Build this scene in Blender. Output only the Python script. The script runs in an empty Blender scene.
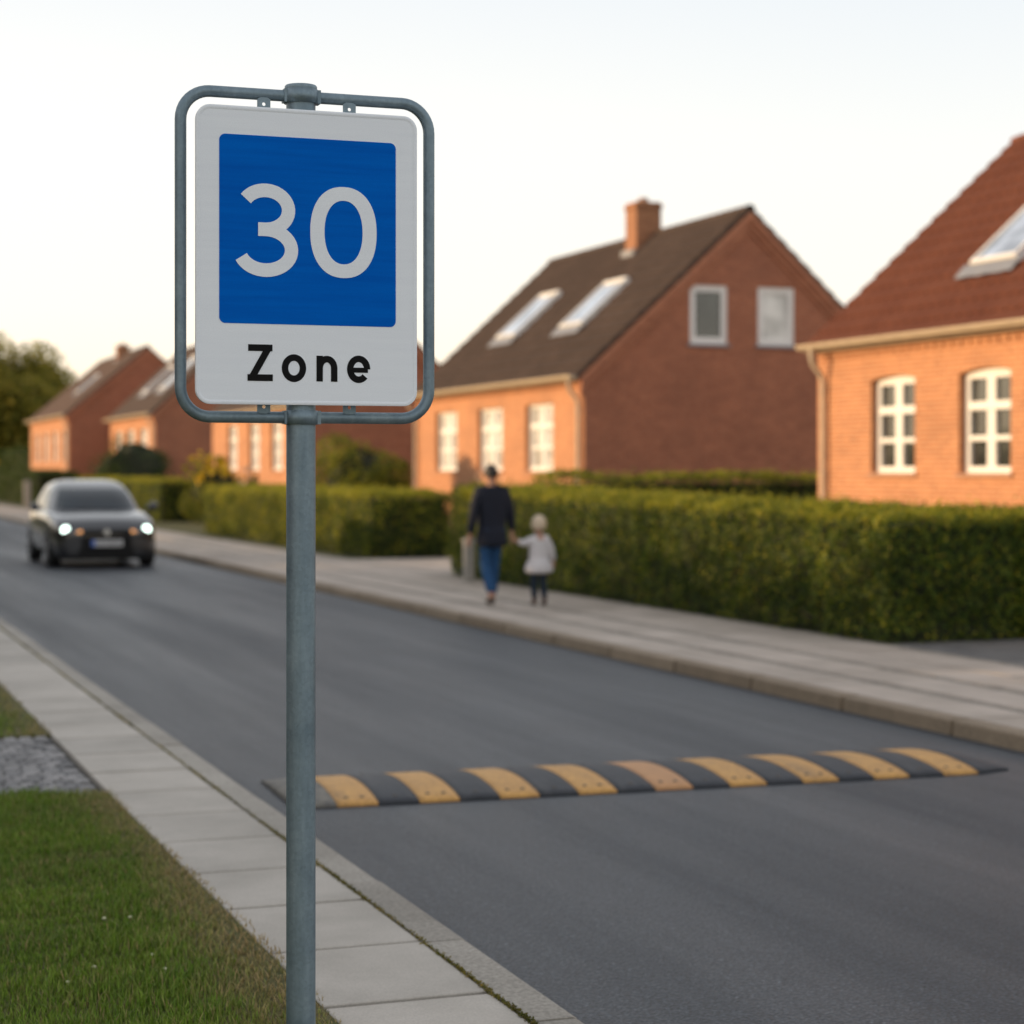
import bpy, bmesh, math, random
import numpy as np
from mathutils import Vector, Matrix

PI = math.pi
R = math.radians
random.seed(7)
RNG = np.random.default_rng(11)
S = bpy.context.scene
COL = S.collection

# ------------------------------------------------------------------ helpers
def link(name, mesh, parent=None, loc=None, rotz=0.0):
    o = bpy.data.objects.new(name, mesh)
    COL.objects.link(o)
    if parent is not None:
        o.parent = parent
    if loc is not None:
        o.location = loc
    if rotz:
        o.rotation_euler = (0, 0, rotz)
    return o

def tag(o, label=None, cat=None, group=None, kind=None):
    if label: o['label'] = label
    if cat: o['category'] = cat
    if group: o['group'] = group
    if kind: o['kind'] = kind
    return o

def thing(name, label, cat, loc=(0, 0, 0), rotz=0.0, group=None):
    o = link(name, None, None, loc, rotz)
    o.empty_display_size = 0.2
    return tag(o, label, cat, group)

def copy_tree(o, parent=None):
    c = o.copy()
    COL.objects.link(c)
    if parent is not None:
        c.parent = parent
    for ch in list(o.children):
        copy_tree(ch, c)
    return c

class MB:
    """collects polygons; builds one mesh object"""
    def __init__(self):
        self.v, self.f, self.m, self.uv, self.sm = [], [], [], [], []
    def poly(self, pts, mi=0, uv=None, smooth=False):
        n = len(self.v)
        self.v += [tuple(p) for p in pts]
        self.f.append(tuple(range(n, n + len(pts))))
        self.m.append(mi); self.sm.append(smooth)
        self.uv.append(uv if uv else [(0, 0)] * len(pts))
    def box(self, a, b, mi=0, M=None, uvs=True):
        x0, y0, z0 = a; x1, y1, z1 = b
        if x0 > x1: x0, x1 = x1, x0
        if y0 > y1: y0, y1 = y1, y0
        if z0 > z1: z0, z1 = z1, z0
        c = [(x0,y0,z0),(x1,y0,z0),(x1,y1,z0),(x0,y1,z0),(x0,y0,z1),(x1,y0,z1),(x1,y1,z1),(x0,y1,z1)]
        cc = [tuple(M @ Vector(p)) for p in c] if M is not None else c
        n = len(self.v); self.v += cc
        for q, ax in (((0,3,2,1),2),((4,5,6,7),2),((0,1,5,4),1),((1,2,6,5),0),((2,3,7,6),1),((3,0,4,7),0)):
            self.f.append(tuple(n + i for i in q)); self.m.append(mi); self.sm.append(False)
            if ax == 2: self.uv.append([(c[i][1], c[i][0]) for i in q])
            elif ax == 1: self.uv.append([(c[i][0], c[i][2]) for i in q])
            else: self.uv.append([(c[i][1], c[i][2]) for i in q])
    def grid(self, P, mi=0, smooth=True, close_u=False, close_v=False, flip=False):
        """P[i][j] points"""
        n = len(self.v); ni, nj = len(P), len(P[0])
        for row in P: self.v += [tuple(p) for p in row]
        for i in range(ni if close_u else ni - 1):
            for j in range(nj if close_v else nj - 1):
                a, b = i * nj + j, i * nj + (j + 1) % nj
                c, d = ((i + 1) % ni) * nj + (j + 1) % nj, ((i + 1) % ni) * nj + j
                q = (a, b, c, d)
                if flip: q = q[::-1]
                self.f.append(tuple(n + k for k in q)); self.m.append(mi); self.sm.append(smooth)
                self.uv.append([(0, 0)] * 4)
    def tube(self, pts, r, n=12, mi=0, closed=False, caps=True):
        pts = [Vector(p) for p in pts]; m = len(pts)
        rr = r if isinstance(r, (list, tuple)) else [r] * m
        rows = []; prev = None
        for i, p in enumerate(pts):
            if closed: t = (pts[(i + 1) % m] - pts[i - 1])
            else: t = pts[min(i + 1, m - 1)] - pts[max(i - 1, 0)]
            t.normalize()
            if prev is None:
                a = Vector((0, 0, 1)) if abs(t.z) < .9 else Vector((1, 0, 0))
                nx = t.cross(a).normalized()
            else:
                nx = (prev - t * prev.dot(t)).normalized()
            prev = nx; ny = t.cross(nx)
            rows.append([p + (nx * math.cos(2*PI*k/n) + ny * math.sin(2*PI*k/n)) * rr[i] for k in range(n)])
        self.grid(rows, mi, True, closed, True)
        if caps and not closed:
            self.poly(rows[0][::-1], mi); self.poly(rows[-1], mi)
    def lathe(self, prof, c=(0, 0, 0), n=24, mi=0, axis='z', smooth=True):
        rows = []
        for r, h in prof:
            row = []
            for k in range(n):
                a = 2*PI*k/n; x, y = r*math.cos(a), r*math.sin(a)
                if axis == 'z': p = (c[0]+x, c[1]+y, c[2]+h)
                elif axis == 'x': p = (c[0]+h, c[1]+x, c[2]+y)
                else: p = (c[0]+y, c[1]+h, c[2]+x)
                row.append(p)
            rows.append(row)
        self.grid(rows, mi, smooth, False, True, flip=True)
        self.poly(rows[0][::-1], mi); self.poly(rows[-1], mi)
    def build(self, name, mats, parent=None, loc=None, rotz=0.0, bevel=0, auto=None, recalc=False):
        me = bpy.data.meshes.new(name)
        me.from_pydata(self.v, [], self.f)
        me.validate(clean_customdata=False)
        if not isinstance(mats, (list, tuple)): mats = [mats]
        for m in mats: me.materials.append(m)
        if len(me.polygons) == len(self.f):
            me.polygons.foreach_set('material_index', self.m)
            me.polygons.foreach_set('use_smooth', self.sm)
            uvl = me.uv_layers.new(name='UVMap')
            flat = [c for uvs in self.uv for u in uvs for c in u]
            uvl.data.foreach_set('uv', flat)
        if recalc or bevel:
            bm = bmesh.new(); bm.from_mesh(me)
            bmesh.ops.remove_doubles(bm, verts=bm.verts, dist=1e-5)
            bmesh.ops.recalc_face_normals(bm, faces=bm.faces)
            bm.to_mesh(me); bm.free()
        o = link(name, me, parent, loc, rotz)
        if bevel:
            b = o.modifiers.new('bevel', 'BEVEL'); b.width = bevel; b.segments = 2; b.limit_method = 'ANGLE'; b.angle_limit = R(40)
        return o

def bake(o):
    """apply the modifiers of o"""
    dg = bpy.context.evaluated_depsgraph_get()
    me = bpy.data.meshes.new_from_object(o.evaluated_get(dg))
    old = o.data; o.modifiers.clear(); o.data = me; me.name = o.name
    return o

# ------------------------------------------------------------------ materials
def nmat(name):
    m = bpy.data.materials.new(name); m.use_nodes = True
    nt = m.node_tree
    return m, nt, nt.nodes['Principled BSDF']

def N(nt, t, **kw):
    n = nt.nodes.new(t)
    for k, v in kw.items():
        if k.startswith('i_'):
            n.inputs[k[2:].replace('_', ' ')].default_value = v
        else: setattr(n, k, v)
    return n

def rgb(c): return (c[0], c[1], c[2], 1)

def ramp(nt, stops, fac):
    r = nt.nodes.new('ShaderNodeValToRGB')
    e = r.color_ramp.elements
    while len(e) < len(stops): e.new(0.5)
    for el, (p, c) in zip(e, stops):
        el.position = p; el.color = rgb(c) if len(c) == 3 else c
    nt.links.new(fac, r.inputs['Fac'])
    return r

def coords(nt, kind='Object', scale=(1, 1, 1)):
    tc = nt.nodes.new('ShaderNodeTexCoord')
    mp = nt.nodes.new('ShaderNodeMapping'); mp.inputs['Scale'].default_value = scale
    nt.links.new(tc.outputs[kind], mp.inputs['Vector'])
    return mp.outputs['Vector']

def noise(nt, vec, scale, detail=4, rough=.6):
    n = nt.nodes.new('ShaderNodeTexNoise')
    n.inputs['Scale'].default_value = scale; n.inputs['Detail'].default_value = detail; n.inputs['Roughness'].default_value = rough
    nt.links.new(vec, n.inputs['Vector'])
    return n.outputs['Fac']

def mix(nt, a, b, fac, mode='MIX'):
    m = nt.nodes.new('ShaderNodeMix'); m.data_type = 'RGBA'; m.blend_type = mode
    for v, i in ((a, 6), (b, 7)):
        if isinstance(v, (tuple, list)): m.inputs[i].default_value = rgb(v)
        else: nt.links.new(v, m.inputs[i])
    if isinstance(fac, (int, float)): m.inputs[0].default_value = fac
    else: nt.links.new(fac, m.inputs[0])
    return m.outputs[2]

def bump(nt, b, h, strength=.3, dist=.01):
    n = nt.nodes.new('ShaderNodeBump'); n.inputs['Strength'].default_value = strength; n.inputs['Distance'].default_value = dist
    nt.links.new(h, n.inputs['Height']); nt.links.new(n.outputs['Normal'], b.inputs['Normal'])

def simple(name, c1, c2=None, rough=.6, metal=0.0, scale=20, stretch=(1, 1, 1), bstr=0.0, spec=.5, coat=0):
    m, nt, b = nmat(name)
    b.inputs['Roughness'].default_value = rough; b.inputs['Metallic'].default_value = metal
    b.inputs['Specular IOR Level'].default_value = spec
    if coat: b.inputs['Coat Weight'].default_value = coat; b.inputs['Coat Roughness'].default_value = .03
    c2 = c2 or tuple(x * .85 for x in c1)
    f = noise(nt, coords(nt, 'Object', stretch), scale)
    nt.links.new(ramp(nt, [(.3, c1), (.7, c2)], f).outputs['Color'], b.inputs['Base Color'])
    if bstr: bump(nt, b, f, bstr, .005)
    return m

def brick(name, c1, c2, mort):
    m, nt, b = nmat(name)
    vec = coords(nt, 'UV')
    t = nt.nodes.new('ShaderNodeTexBrick')
    t.inputs['Scale'].default_value = 1; t.inputs['Brick Width'].default_value = .24; t.inputs['Row Height'].default_value = .067
    t.inputs['Mortar Size'].default_value = .008; t.inputs['Mortar Smooth'].default_value = .2; t.inputs['Bias'].default_value = 0
    t.inputs['Color1'].default_value = rgb(c1); t.inputs['Color2'].default_value = rgb(c2); t.inputs['Mortar'].default_value = rgb(mort)
    nt.links.new(vec, t.inputs['Vector'])
    f = noise(nt, vec, 1.1, 5); f2 = noise(nt, vec, 9, 3)
    c = mix(nt, t.outputs['Color'], ramp(nt, [(.3, (.86, .86, .86)), (.7, (1.08, 1.07, 1.05))], f).outputs['Color'], 1, 'MULTIPLY')
    c = mix(nt, c, ramp(nt, [(.35, (.86, .86, .88)), (.65, (1.08, 1.08, 1.06))], f2).outputs['Color'], 1, 'MULTIPLY')
    nt.links.new(c, b.inputs['Base Color']); b.inputs['Roughness'].default_value = .85
    bump(nt, b, t.outputs['Fac'], -.5, .006)
    return m

def leafmat(name, cols, trans=.35, rough=.5, ncol=None):
    m, nt, b = nmat(name)
    g = nt.nodes.new('ShaderNodeNewGeometry')
    st = [(i / (len(cols) - 1), c) for i, c in enumerate(cols)]
    c = ramp(nt, st, g.outputs['Random Per Island']).outputs['Color']
    f = noise(nt, coords(nt, 'Object'), 1.6, 4)
    c = mix(nt, c, ramp(nt, [(.36, (.5, .56, .46)), (.64, (1.35, 1.25, 1.0))], f).outputs['Color'], 1, 'MULTIPLY')
    nt.links.new(c, b.inputs['Base Color']); b.inputs['Roughness'].default_value = rough
    b.inputs['Specular IOR Level'].default_value = .3
    tr = nt.nodes.new('ShaderNodeBsdfTranslucent'); nt.links.new(c, tr.inputs['Color'])
    mx = nt.nodes.new('ShaderNodeMixShader'); mx.inputs[0].default_value = trans
    nt.links.new(b.outputs[0], mx.inputs[1]); nt.links.new(tr.outputs[0], mx.inputs[2])
    nt.links.new(mx.outputs[0], nt.nodes['Material Output'].inputs['Surface'])
    return m

M = {}
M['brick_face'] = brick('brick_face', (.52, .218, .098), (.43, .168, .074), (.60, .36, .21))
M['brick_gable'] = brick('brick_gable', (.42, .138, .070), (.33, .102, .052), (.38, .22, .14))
M['brick_trim'] = brick('brick_trim', (.50, .19, .10), (.41, .145, .075), (.42, .23, .15))
M['brick_chim'] = brick('brick_chim', (.38, .16, .075), (.30, .12, .055), (.34, .2, .12))
M['white'] = simple('white_paint', (.86, .84, .81), (.80, .78, .75), .45)
M['cream'] = simple('gutter_paint', (.58, .47, .34), (.46, .37, .27), .55, scale=6)
M['dull'] = simple('dark_sheet_metal', (.12, .115, .11), (.08, .08, .08), .5, .6)
M['lead'] = simple('lead_flashing', (.30, .31, .33), (.2, .2, .22), .55, .3)
M['wood'] = simple('pale_timber', (.50, .36, .22), (.38, .26, .15), .6)

def tiles(name, c1, c2, c3, mott=.3):
    m, nt, b = nmat(name)
    g = nt.nodes.new('ShaderNodeNewGeometry')
    vec = coords(nt, 'Object')
    f = noise(nt, vec, 1.3, 6); f2 = noise(nt, vec, 14, 3)
    c = ramp(nt, [(.25, c1), (.5, c2), (.75, c3)], f).outputs['Color']
    c = mix(nt, c, ramp(nt, [(.3, (1-mott,)*3), (.7, (1+mott*.6,)*3)], f2).outputs['Color'], 1, 'MULTIPLY')
    nt.links.new(c, b.inputs['Base Color']); b.inputs['Roughness'].default_value = .8; b.inputs['Specular IOR Level'].default_value = .25
    bump(nt, b, f2, .3, .006)
    return m
M['tile_red'] = tiles('red_clay_tile', (.155, .052, .030), (.19, .066, .037), (.22, .08, .045), .12)
M['tile_groove_shade'] = tiles('groove_shade_tile', (.045, .018, .013), (.06, .023, .016), (.075, .03, .02))  # darker clay colour, paints shade into the pantile grooves
M['tile_brown'] = tiles('brown_concrete_tile', (.070, .048, .037), (.090, .061, .047), (.112, .076, .058))
M['tile_brown2'] = tiles('weathered_brown_tile', (.09, .056, .042), (.115, .073, .054), (.14, .092, .068))

def glassmat(name, c, rough=.04, spec=.9):
    m, nt, b = nmat(name)
    f = noise(nt, coords(nt, 'Object'), 1.5, 2)
    nt.links.new(ramp(nt, [(.35, c), (.65, tuple(x*.5 for x in c))], f).outputs['Color'], b.inputs['Base Color'])
    b.inputs['Roughness'].default_value = rough; b.inputs['Specular IOR Level'].default_value = spec
    b.inputs['IOR'].default_value = 1.55
    return m
M['glass'] = glassmat('window_glass', (.06, .065, .06))
M['pale_glass'] = glassmat('pale_window_glass', (.78, .77, .74))  # paler base colour than the plain window panes
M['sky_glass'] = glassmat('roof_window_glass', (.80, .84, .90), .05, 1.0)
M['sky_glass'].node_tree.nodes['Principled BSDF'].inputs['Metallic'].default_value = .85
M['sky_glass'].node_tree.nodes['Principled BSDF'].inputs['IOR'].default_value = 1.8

def galv():
    m, nt, b = nmat('galvanised_steel')
    vec = coords(nt, 'Object')
    v = nt.nodes.new('ShaderNodeTexVoronoi'); v.inputs['Scale'].default_value = 120; nt.links.new(vec, v.inputs['Vector'])
    f = noise(nt, coords(nt, 'Object', (1, 1, .12)), 26, 6, .7)
    f2 = noise(nt, vec, 7, 5, .65)
    c = ramp(nt, [(.25, (.165, .225, .265)), (.5, (.215, .285, .33)), (.78, (.28, .355, .40))], f).outputs['Color']
    c = mix(nt, c, ramp(nt, [(.3, (.7, .74, .78)), (.7, (1.15, 1.12, 1.1))], f2).outputs['Color'], 1, 'MULTIPLY')
    c = mix(nt, c, ramp(nt, [(.0, (.9, .9, .9)), (1, (1.08, 1.08, 1.08))], v.outputs['Color']).outputs['Color'], 1, 'MULTIPLY')
    nt.links.new(c, b.inputs['Base Color'])
    b.inputs['Metallic'].default_value = .55
    rr = ramp(nt, [(.3, (.42, .42, .42)), (.7, (.6, .6, .6))], f2); nt.links.new(rr.outputs['Color'], b.inputs['Roughness'])
    bump(nt, b, f2, .12, .002)
    return m
M['galv'] = galv()

def signmat(name, c, c2, rough=.4):
    m, nt, b = nmat(name)
    f = noise(nt, coords(nt, 'Object', (1.2, 1, 26)), 2.2, 5, .6)
    f2 = noise(nt, coords(nt, 'Object'), 420, 2)
    k = mix(nt, c, c2, ramp(nt, [(.35, (0, 0, 0)), (.68, (1, 1, 1))], f).outputs['Color'])
    k = mix(nt, k, ramp(nt, [(.3, (.95, .95, .95)), (.7, (1.04, 1.04, 1.04))], f2).outputs['Color'], 1, 'MULTIPLY')
    nt.links.new(k, b.inputs['Base Color']); b.inputs['Roughness'].default_value = rough
    b.inputs['Specular IOR Level'].default_value = .10
    bump(nt, b, f2, .05, .001)
    return m
M['sign_white'] = signmat('retroreflective_white', (.87, .91, .97), (.84, .88, .945))
M['sign_blue'] = signmat('retroreflective_blue', (.0002, .135, .60), (.0002, .105, .52))
M['sign_blue'].node_tree.nodes['Principled BSDF'].inputs['Specular IOR Level'].default_value = .02
M['sign_black'] = signmat('sign_black', (.006, .006, .007), (.008, .008, .009), .5)

def asphalt():
    m, nt, b = nmat('asphalt')
    vec = coords(nt, 'Object')
    big = noise(nt, coords(nt, 'Object', (1.0, .06, 1)), 1.1, 5, .6)
    pat = noise(nt, vec, .55, 4)
    v = nt.nodes.new('ShaderNodeTexVoronoi'); v.inputs['Scale'].default_value = 95; nt.links.new(vec, v.inputs['Vector'])
    fine = noise(nt, vec, 75, 3, .75)
    c = ramp(nt, [(.32, (.023, .030, .041)), (.68, (.050, .058, .071))], big).outputs['Color']
    c = mix(nt, c, ramp(nt, [(.3, (.82, .82, .83)), (.7, (1.12, 1.11, 1.1))], pat).outputs['Color'], 1, 'MULTIPLY')
    c = mix(nt, c, ramp(nt, [(.3, (.25, .25, .25)), (.5, (.95, .95, .95)), (.7, (2.9, 2.85, 2.75))], fine).outputs['Color'], 1, 'MULTIPLY')
    c = mix(nt, c, ramp(nt, [(0, (.4, .4, .4)), (.8, (1.05, 1.05, 1.05)), (1, (2.2, 2.15, 2.0))], v.outputs['Color']).outputs['Color'], 1, 'MULTIPLY')
    nt.links.new(c, b.inputs['Base Color'])
    rr = ramp(nt, [(.32, (.58, .58, .58)), (.68, (.42, .42, .42))], big); nt.links.new(rr.outputs['Color'], b.inputs['Roughness'])
    b.inputs['Specular IOR Level'].default_value = .42
    bump(nt, b, v.outputs['Distance'], .5, .008)
    return m
M['asphalt'] = asphalt()

def slabs(name, c1, c2, fscale=120, contrast=.12, bmp=.15, stain=1.0):
    m, nt, b = nmat(name)
    g = nt.nodes.new('ShaderNodeNewGeometry')
    vec = coords(nt, 'Object')
    c = ramp(nt, [(0, c1), (1, c2)], g.outputs['Random Per Island']).outputs['Color']
    f = noise(nt, vec, fscale, 3, .7); f2 = noise(nt, vec, 1.7, 6, .65)
    c = mix(nt, c, ramp(nt, [(.25, (1-contrast*1.5,)*3), (.75, (1+contrast,)*3)], f).outputs['Color'], 1, 'MULTIPLY')
    c = mix(nt, c, ramp(nt, [(.3, (1-.22*stain, 1-.23*stain, 1-.25*stain)), (.65, (1.05, 1.04, 1.03))], f2).outputs['Color'], 1, 'MULTIPLY')
    nt.links.new(c, b.inputs['Base Color']); b.inputs['Roughness'].default_value = .8
    bump(nt, b, f, bmp, .003)
    return m
M['slab'] = slabs('concrete_paving', (.42, .39, .35), (.52, .48, .43))
M['slab_far'] = slabs('worn_paving', (.44, .375, .32), (.53, .455, .395))
M['kerb'] = slabs('granite_kerb', (.31, .285, .25), (.41, .38, .335), 60, .3, .3)
M['kerb_far'] = slabs('far_granite_kerb', (.25, .19, .13), (.33, .26, .185), 60, .3, .3)
M['cobble'] = slabs('granite_setts', (.16, .16, .165), (.36, .35, .35), 70, .25, .3)
M['joint'] = simple('joint_sand', (.07, .065, .055), (.045, .042, .036), .95, scale=30)
M['paver'] = slabs('dark_driveway_paving', (.13, .125, .125), (.19, .185, .18), 60, .25, .3)
M['strip_setts'] = slabs('paving_strip_setts', (.27, .24, .21), (.37, .33, .285), 60, .25, .3)
M['moss'] = leafmat('joint_moss', [(.09, .10, .02), (.19, .17, .04), (.30, .22, .07)], .3, .8)

def soil():
    m, nt, b = nmat('turf_soil')
    vec = coords(nt, 'Object')
    f = noise(nt, vec, 2.2, 6); f2 = noise(nt, vec, 60, 3)
    c = ramp(nt, [(.3, (.06, .085, .016)), (.7, (.13, .105, .045))], f).outputs['Color']
    c = mix(nt, c, ramp(nt, [(.3, (.6, .6, .6)), (.7, (1.3, 1.25, 1.1))], f2).outputs['Color'], 1, 'MULTIPLY')
    nt.links.new(c, b.inputs['Base Color']); b.inputs['Roughness'].default_value = .95
    bump(nt, b, f2, .6, .02)
    return m
M['soil'] = soil()

def grassmat():
    m, nt, b = nmat('grass_blades')
    a = nt.nodes.new('ShaderNodeAttribute'); a.attribute_name = 'tint'
    g = nt.nodes.new('ShaderNodeNewGeometry')
    c = mix(nt, a.outputs['Color'], ramp(nt, [(0, (.6, .6, .55)), (1, (1.4, 1.35, 1.3))], g.outputs['Random Per Island']).outputs['Color'], 1, 'MULTIPLY')
    nt.links.new(c, b.inputs['Base Color']); b.inputs['Roughness'].default_value = .55; b.inputs['Specular IOR Level'].default_value = .25
    tr = nt.nodes.new('ShaderNodeBsdfTranslucent'); nt.links.new(c, tr.inputs['Color'])
    mx = nt.nodes.new('ShaderNodeMixShader'); mx.inputs[0].default_value = .35
    nt.links.new(b.outputs[0], mx.inputs[1]); nt.links.new(tr.outputs[0], mx.inputs[2])
    nt.links.new(mx.outputs[0], nt.nodes['Material Output'].inputs['Surface'])
    return m
M['grass'] = grassmat()
M['hedge_leaf'] = leafmat('privet_leaves', [(.020, .05, .004), (.05, .095, .008), (.10, .145, .014), (.17, .20, .022)], .32)
M['sunlit_leaf'] = leafmat('sunlit_privet_leaves', [(.20, .23, .02), (.32, .32, .03), (.46, .40, .05)], .4)  # paler leaf colour that stands in for sun on the hedges
M['hedge_dark'] = leafmat('dark_hedge_leaves', [(.022, .045, .008), (.05, .085, .014), (.09, .13, .022)], .25)
M['bush_leaf'] = leafmat('bush_leaves', [(.06, .09, .012), (.15, .175, .025), (.28, .26, .045)], .4)
M['light_leaf'] = leafmat('light_bush_leaves', [(.08, .12, .014), (.20, .22, .03), (.36, .33, .05)], .42)
M['tree_leaf'] = leafmat('tree_leaves', [(.17, .18, .03), (.32, .29, .055), (.50, .40, .10)], .6)
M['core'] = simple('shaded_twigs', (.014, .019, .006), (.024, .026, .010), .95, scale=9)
M['bark'] = simple('bark', (.10, .075, .05), (.05, .04, .03), .9, scale=8, bstr=.5)
M['yellow_flower'] = leafmat('yellow_petals', [(.75, .48, .02), (.85, .62, .05)], .3)
M['pink_flower'] = leafmat('pale_pink_petals', [(.72, .50, .45), (.82, .68, .62)], .3)
M['daisy'] = simple('pale_petals', (.62, .60, .42), (.55, .52, .3), .7)
def worn_rubber(name, c1, c2, scuff, lo, hi):
    m, nt, b = nmat(name)
    f = noise(nt, coords(nt, 'Object'), 9, 5); f2 = noise(nt, coords(nt, 'Object', (1, .25, 1)), 6.5, 6, .7); f3 = noise(nt, coords(nt, 'Object'), 55, 3)
    c = ramp(nt, [(.3, c1), (.7, c2)], f).outputs['Color']
    c = mix(nt, c, scuff, ramp(nt, [(lo, (0, 0, 0)), (hi, (.75, .75, .75))], f2).outputs['Color'])
    c = mix(nt, c, ramp(nt, [(.3, (.75, .75, .75)), (.7, (1.15, 1.15, 1.15))], f3).outputs['Color'], 1, 'MULTIPLY')
    nt.links.new(c, b.inputs['Base Color']); b.inputs['Roughness'].default_value = .62
    bump(nt, b, f3, .35, .004)
    return m
M['yellow_rubber'] = worn_rubber('worn_yellow_rubber', (.66, .36, .105), (.52, .28, .09), (.16, .11, .07), .52, .78)
M['orange_rubber'] = simple('scuffed_yellow_rubber', (.56, .29, .13), (.46, .25, .12), .65, scale=14, bstr=.2)
M['black_rubber'] = worn_rubber('dusty_black_rubber', (.038, .042, .052), (.024, .027, .034), (.13, .125, .12), .55, .85)
M['grey_rubber'] = simple('end_grey_rubber', (.22, .20, .165), (.10, .098, .095), .7, scale=9, bstr=.2)  # lighter grey for the first end segment
M['bolt'] = simple('bolt_head', (.05, .045, .04), (.1, .08, .06), .5, .5)
M['car_paint'] = simple('black_car_paint', (.034, .034, .037), (.028, .029, .032), .42, metal=.8, coat=.6, spec=.5)
cb = M['car_paint'].node_tree.nodes['Principled BSDF']; cb.inputs['Coat Weight'].default_value = 1; cb.inputs['Coat IOR'].default_value = 1.8; cb.inputs['Coat Roughness'].default_value = .06
M['car_glass'] = glassmat('car_glass', (.012, .022, .032), .03, .4)
M['car_plastic'] = simple('black_plastic', (.010, .010, .011), (.014, .014, .014), .6, spec=.15)
M['tyre'] = simple('tyre_rubber', (.018, .018, .018), (.025, .024, .023), .85)
M['rim'] = simple('alloy', (.45, .45, .46), (.35, .35, .36), .35, .9)
M['chrome'] = simple('chrome', (.6, .62, .65), (.5, .52, .55), .2, 1)
def lampmat(name, c, s):
    m, nt, b = nmat(name)
    b.inputs['Base Color'].default_value = rgb(c); b.inputs['Emission Color'].default_value = rgb(c); b.inputs['Emission Strength'].default_value = s
    return m
M['amber'] = lampmat('amber_reflector', (.85, .36, .10), .9)
M['plate_white'] = simple('plate_white', (.62, .62, .62), (.55, .55, .55), .4)
M['plate_blue'] = simple('plate_blue', (.02, .12, .55), (.02, .1, .45), .4)
M['skin'] = simple('skin', (.55, .30, .20), (.48, .25, .17), .5)
M['hair_dark'] = simple('dark_hair', (.022, .017, .014), (.012, .01, .009), .6, scale=60)
M['hair_blond'] = simple('blond_hair', (.72, .58, .43), (.60, .46, .32), .6, scale=60)
M['coat_navy'] = simple('navy_wool', (.010, .013, .026), (.007, .009, .018), .9, scale=30, bstr=.2)
M['jeans'] = simple('blue_denim', (.018, .085, .21), (.012, .055, .15), .85, scale=18, bstr=.2)
M['coat_pale'] = simple('pale_quilted_fabric', (.72, .68, .68), (.62, .58, .59), .9, scale=20, bstr=.2)
M['trousers'] = simple('dark_trousers', (.018, .032, .055), (.012, .02, .035), .9)
M['shoe'] = simple('brown_shoes', (.12, .085, .06), (.07, .05, .04), .6)
M['boot'] = simple('dark_boots', (.07, .045, .045), (.04, .03, .03), .6)
M['post'] = simple('weathered_post', (.40, .37, .33), (.29, .27, .24), .8, scale=12, bstr=.2)
def lampmat(name, c, s):
    m, nt, b = nmat(name)
    b.inputs['Base Color'].default_value = rgb(c); b.inputs['Emission Color'].default_value = rgb(c); b.inputs['Emission Strength'].default_value = s
    return m
M['headlight'] = lampmat('lit_headlight', (.80, 1.0, .90), 5)

# ------------------------------------------------------------------ camera, sun, sky
TH = math.atan(725 / 2000)
cam = bpy.data.cameras.new('camera'); co = bpy.data.objects.new('camera', cam); COL.objects.link(co)
co.location = (0, 0, 1.68); co.rotation_euler = (PI / 2, 0, -TH)
cam.sensor_width = 36; cam.lens = 2000 / 1024 * 36; cam.shift_y = -42 / 1024
cam.clip_start = .1; cam.clip_end = 3000
cam.dof.use_dof = True; cam.dof.focus_distance = 4.98; cam.dof.aperture_fstop = 3.0
S.camera = co

EL, AL = R(9), R(22)          # the low sun stands over the far left side of the street
SD = Vector((-math.cos(AL) * math.cos(EL), math.sin(AL) * math.cos(EL), math.sin(EL)))
sl = bpy.data.lights.new('sun', 'SUN'); sl.energy = 5.0; sl.color = (1.0, .69, .38); sl.angle = R(.6)
so = bpy.data.objects.new('sun', sl); COL.objects.link(so); so.rotation_euler = SD.to_track_quat('Z', 'Y').to_euler(); so.location = (-30, 20, 30)

w = bpy.data.worlds.new('World'); S.world = w; w.use_nodes = True
nt = w.node_tree; bg = nt.nodes['Background']
sky = nt.nodes.new('ShaderNodeTexSky'); sky.sky_type = 'NISHITA'; sky.sun_disc = False
sky.sun_elevation = EL; sky.sun_rotation = math.atan2(SD.x, SD.y); sky.air_density = 1.0; sky.dust_density = 1.5; sky.ozone_density = 1.0
# thin bright evening haze mixed into the sky
tc = nt.nodes.new('ShaderNodeTexCoord'); sx = nt.nodes.new('ShaderNodeSeparateXYZ'); nt.links.new(tc.outputs['Generated'], sx.inputs[0])
hz = ramp(nt, [(0, (12.2, 10.0, 7.3)), (.03, (11.8, 10.2, 8.0)), (.08, (11.0, 10.3, 9.0)), (.15, (9.9, 9.8, 9.35)), (.23, (8.6, 8.95, 9.2)), (.45, (8.2, 8.4, 8.7)), (1, (5.0, 5.2, 5.6))], sx.outputs['Z'])
k = mix(nt, sky.outputs['Color'], hz.outputs['Color'], .85)
# the low sun warms the haze on its own side of the sky
dt = nt.nodes.new('ShaderNodeVectorMath'); dt.operation = 'DOT_PRODUCT'; dt.inputs[1].default_value = (-math.cos(AL), math.sin(AL), 0)
nt.links.new(tc.outputs['Generated'], dt.inputs[0])
g1 = ramp(nt, [(0, (0, 0, 0)), (.42, (0, 0, 0)), (.75, (.55, .55, .55)), (1, (1, 1, 1))], dt.outputs['Value'])
mr = nt.nodes.new('ShaderNodeMapRange'); mr.inputs['From Min'].default_value = -1; mr.inputs['From Max'].default_value = 1
nt.links.new(dt.outputs['Value'], mr.inputs['Value']); nt.links.new(mr.outputs['Result'], g1.inputs['Fac'])
g2 = ramp(nt, [(0, (4.2, 2.4, .7)), (.12, (2.6, 1.7, .8)), (.35, (.3, .25, .2)), (1, (0, 0, 0))], sx.outputs['Z'])
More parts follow.
